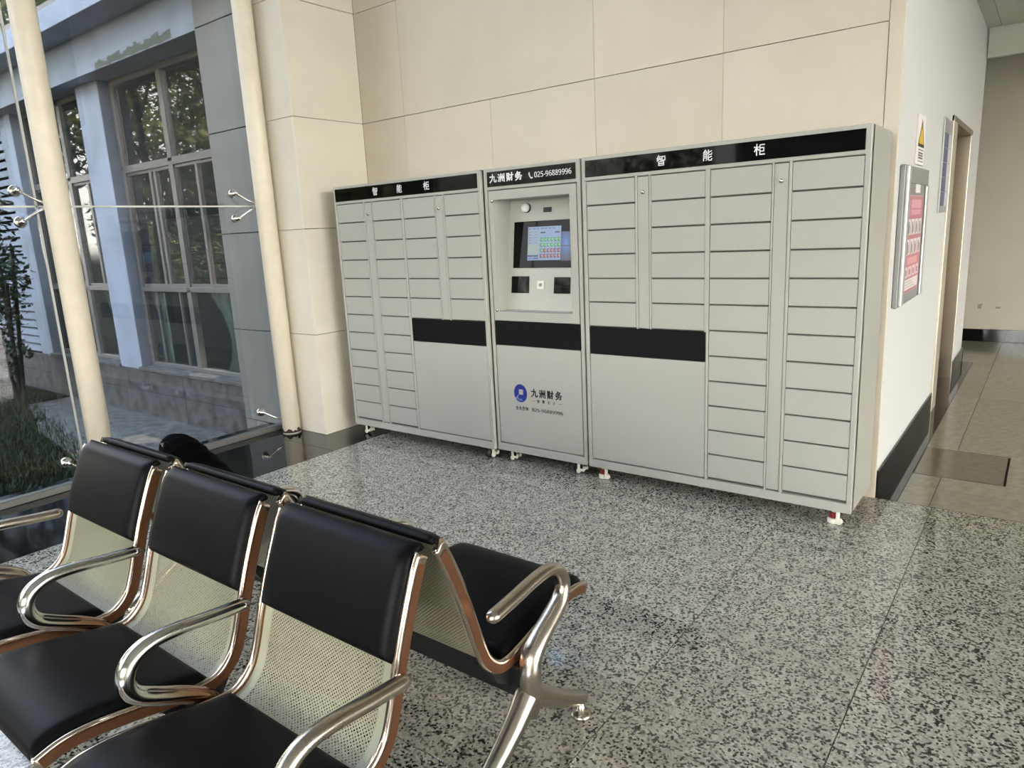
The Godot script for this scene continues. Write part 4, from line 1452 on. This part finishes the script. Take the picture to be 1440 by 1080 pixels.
		tube(lg, spline([Vector3(x, 0.245, 0.292), Vector3(x, 0.180, 0.215), Vector3(x, 0.115, 0.115), Vector3(x, 0.062, 0.020)], 5), [0.039, 0.038, 0.036, 0.034, 0.033, 0.032, 0.031, 0.030, 0.029, 0.028, 0.027, 0.026, 0.025, 0.024, 0.023, 0.022], 16, 1.0, Vector3(1, 0, 0))
		build(st, "leg_hub", M.cast, t)
		var leg := build(lg, "leg", M.cast, t)
		for z: float in [0.560, 0.025]:
			var ft := mk()
			ft.set_smooth_group(0)
			lathe(ft, [Vector2(0.0, 0.0), Vector2(0.033, 0.0), Vector2(0.034, 0.007), Vector2(0.026, 0.015), Vector2(0.013, 0.018), Vector2(0.012, 0.06)], Vector3(x, 0, z), Vector3.UP, 20)
			build(ft, "foot", M.cast, leg)
	var r: Node3D = t.duplicate()
	put(r, "waiting_bench")
	r.position = Vector3(-1.315, 0, 2.436)
	r.rotation.y = PI
	tag(r, "rear black and chrome three-seat waiting bench, facing the lockers, back to back with the other", "bench")

func bag() -> void:
	var t := thing("black_bag", "soft black bag lying on the rear bench near the glass wall", "bag", Vector3(-2.08, 0.43, 2.06))
	var st := mk()
	st.set_smooth_group(0)
	var pts := spline([Vector3(-0.36, 0.195, 0.0), Vector3(-0.30, 0.20, 0.0), Vector3(-0.18, 0.18, 0.02), Vector3(-0.02, 0.12, 0.02), Vector3(0.14, 0.09, 0.03), Vector3(0.27, 0.07, 0.03)], 6)
	var rad := []
	for i in pts.size():
		var f := float(i) / (pts.size() - 1)
		rad.append((0.035 + 0.055 * sin(PI * clampf(f * 0.85 + 0.08, 0, 1))) * (1.0 + 0.05 * sin(i * 2.1)))
	tube(st, pts, rad, 20, 1.0)
	build(st, "body", M.fabric, t)
	st = mk()
	tube(st, spline([Vector3(-0.33, 0.225, 0.045), Vector3(-0.22, 0.262, 0.065), Vector3(-0.05, 0.205, 0.085), Vector3(0.12, 0.165, 0.09)], 6), 0.010, 8, 0.5)
	var sp := build(st, "strap", M.fabric, t)
	st = mk()
	bx(st, Vector3(-0.275, 0.240, 0.066), Vector3(-0.255, 0.256, 0.080), 0.003)
	build(st, "buckle", M.steel, sp)

# ------------------------------------------------------------------ boards and signs on the white wall
func flat_print(im: Image, called: String, parent: Node, x: float, z0: float, z1: float, y0: float, y1: float) -> void:
	# print on a board that faces +x; z0 is the near (left) edge
	var m := mat(Color(1, 1, 1), 0.35)
	m.albedo_texture = ImageTexture.create_from_image(im)
	var st := mk()
	quv(st, Vector3(x, y0, z0), Vector3(x, y0, z1), Vector3(x, y1, z1), Vector3(x, y1, z0))
	build(st, called, m, parent)

func wall_signs() -> void:
	# fire-equipment board: grey frame with a pink notice
	var t := thing("notice_board", "grey framed board with a pink printed notice on the white wall", "notice board", Vector3(0.02, 1.02, -0.975))
	var o := -t.position
	var st := mk()
	bx(st, Vector3(0.02, 1.02, -1.35) + o, Vector3(0.048, 1.75, -0.60) + o, 0.006)
	build(st, "backing", M.gray_paint, t)
	st = mk()
	bx(st, Vector3(0.046, 1.03, -0.675) + o, Vector3(0.066, 1.745, -0.605) + o, 0.006)
	bx(st, Vector3(0.046, 1.03, -1.345) + o, Vector3(0.062, 1.66, -1.275) + o, 0.006)
	build(st, "frame_bar", M.frame_gray, t)
	st = mk()
	bx(st, Vector3(0.048, 1.66, -1.345) + o, Vector3(0.056, 1.745, -0.68) + o, 0.003)
	build(st, "top_band", M.gray_paint, t)
	var im := Image.create(128, 136, false, Image.FORMAT_RGB8)
	im.fill(Color(0.72, 0.42, 0.47))
	im.fill_rect(Rect2i(26, 5, 84, 12), Color(0.86, 0.64, 0.68))
	im.fill_rect(Rect2i(26, 19, 84, 7), Color(0.84, 0.62, 0.66))
	im.fill_rect(Rect2i(6, 5, 12, 21), Color(0.80, 0.55, 0.60))
	for r in 2:
		for k in 4:
			im.fill_rect(Rect2i(3 + k * 31, 32 + r * 28, 27, 22), Color(0.88, 0.86, 0.86))
			im.fill_rect(Rect2i(11 + k * 31, 36 + r * 28, 7, 17), Color(0.38, 0.36, 0.38))
			im.fill_rect(Rect2i(18 + k * 31, 40 + r * 28, 7, 11), Color(0.60, 0.58, 0.60))
	im.fill_rect(Rect2i(22, 86, 84, 10), Color(0.85, 0.60, 0.60))
	for k in 4:
		im.fill_rect(Rect2i(4 + k * 31, 99, 26, 15), Color(0.90, 0.80, 0.82))
		im.fill_rect(Rect2i(10 + k * 31, 103, 12, 8), Color(0.55, 0.40, 0.44))
	im.fill_rect(Rect2i(5, 117, 118, 15), Color(0.90, 0.88, 0.87))
	for k in 3: im.fill_rect(Rect2i(10, 120 + k * 4, 60 + k * 12, 1), Color(0.66, 0.62, 0.62))
	st = mk()
	bx(st, Vector3(0.047, 1.08, -1.235) + o, Vector3(0.051, 1.60, -0.725) + o, 0.001)
	var ps := build(st, "notice", M.paper, t)
	flat_print(im, "print", ps, 0.0513 + o.x, -0.727 + o.z, -1.233 + o.z, 1.082 + o.y, 1.598 + o.y)
	st = mk()
	bx(st, Vector3(0.048, 1.614, -1.08) + o, Vector3(0.053, 1.66, -0.94) + o, 0.001)
	var tg := build(st, "tag", M.paper, t)
	st = mk()
	bx(st, Vector3(0.048, 1.662, -1.08) + o, Vector3(0.0535, 1.69, -0.93) + o, 0.001)
	build(st, "red_band", mat(Color(0.74, 0.38, 0.45), 0.6), tg)
	# yellow warning sign above it
	var w := thing("warning_sign", "white warning sign with a yellow triangle above the grey notice board", "sign", Vector3(0.02, 1.77, -1.155))
	o = -w.position
	st = mk()
	bx(st, Vector3(0.02, 1.77, -1.285) + o, Vector3(0.030, 2.035, -1.025) + o, 0.002)
	build(st, "plate", M.paper, w)
	var x := 0.0304 + o.x
	for q: Array in [["triangle_border", Color(0.16, 0.14, 0.10), 0.115, 0.0, 1.865, 2.018], ["triangle", Color(0.86, 0.72, 0.12), 0.082, 0.0004, 1.882, 1.990]]:
		st = mk()
		tri(st, Vector3(x + q[3], q[4] + o.y, q[2]), Vector3(x + q[3], q[4] + o.y, -q[2]), Vector3(x + q[3], q[5] + o.y, 0))
		build(st, q[0], mat(q[1], 0.5), w)
	st = mk()
	bx(st, Vector3(x, 1.848 + o.y, -0.10), Vector3(x + 0.0004, 1.853 + o.y, 0.10))
	for k in 3: bx(st, Vector3(x, 1.803 + k * 0.013 + o.y, -0.08), Vector3(x + 0.0004, 1.811 + k * 0.013 + o.y, 0.08))
	bx(st, Vector3(x, 1.787 + o.y, -0.10), Vector3(x + 0.0004, 1.791 + o.y, 0.09))
	build(st, "lettering", mat(Color(0.30, 0.29, 0.28), 0.6), w)
	# directory beside the doorway
	var d := thing("directory_sign", "tall steel directory sign with blue panels beside the stainless doorway", "sign", Vector3(0.02, 1.50, -2.30))
	o = -d.position
	st = mk()
	bx(st, Vector3(0.02, 1.50, -2.50) + o, Vector3(0.032, 2.115, -2.10) + o, 0.002)
	build(st, "plate", M.frame_gray, d)
	for k in 5:
		st = mk()
		bx(st, Vector3(0.032, 1.545 + k * 0.096, -2.31) + o, Vector3(0.036, 1.636 + k * 0.096, -2.125) + o, 0.001)
		build(st, "blue_panel", mat(Color(0.35, 0.35, 0.47), 0.4), d)
		st = mk()
		bx(st, Vector3(0.032, 1.545 + k * 0.096, -2.47) + o, Vector3(0.036, 1.636 + k * 0.096, -2.315) + o, 0.001)
		build(st, "white_panel", mat(Color(0.80, 0.80, 0.84), 0.4), d)
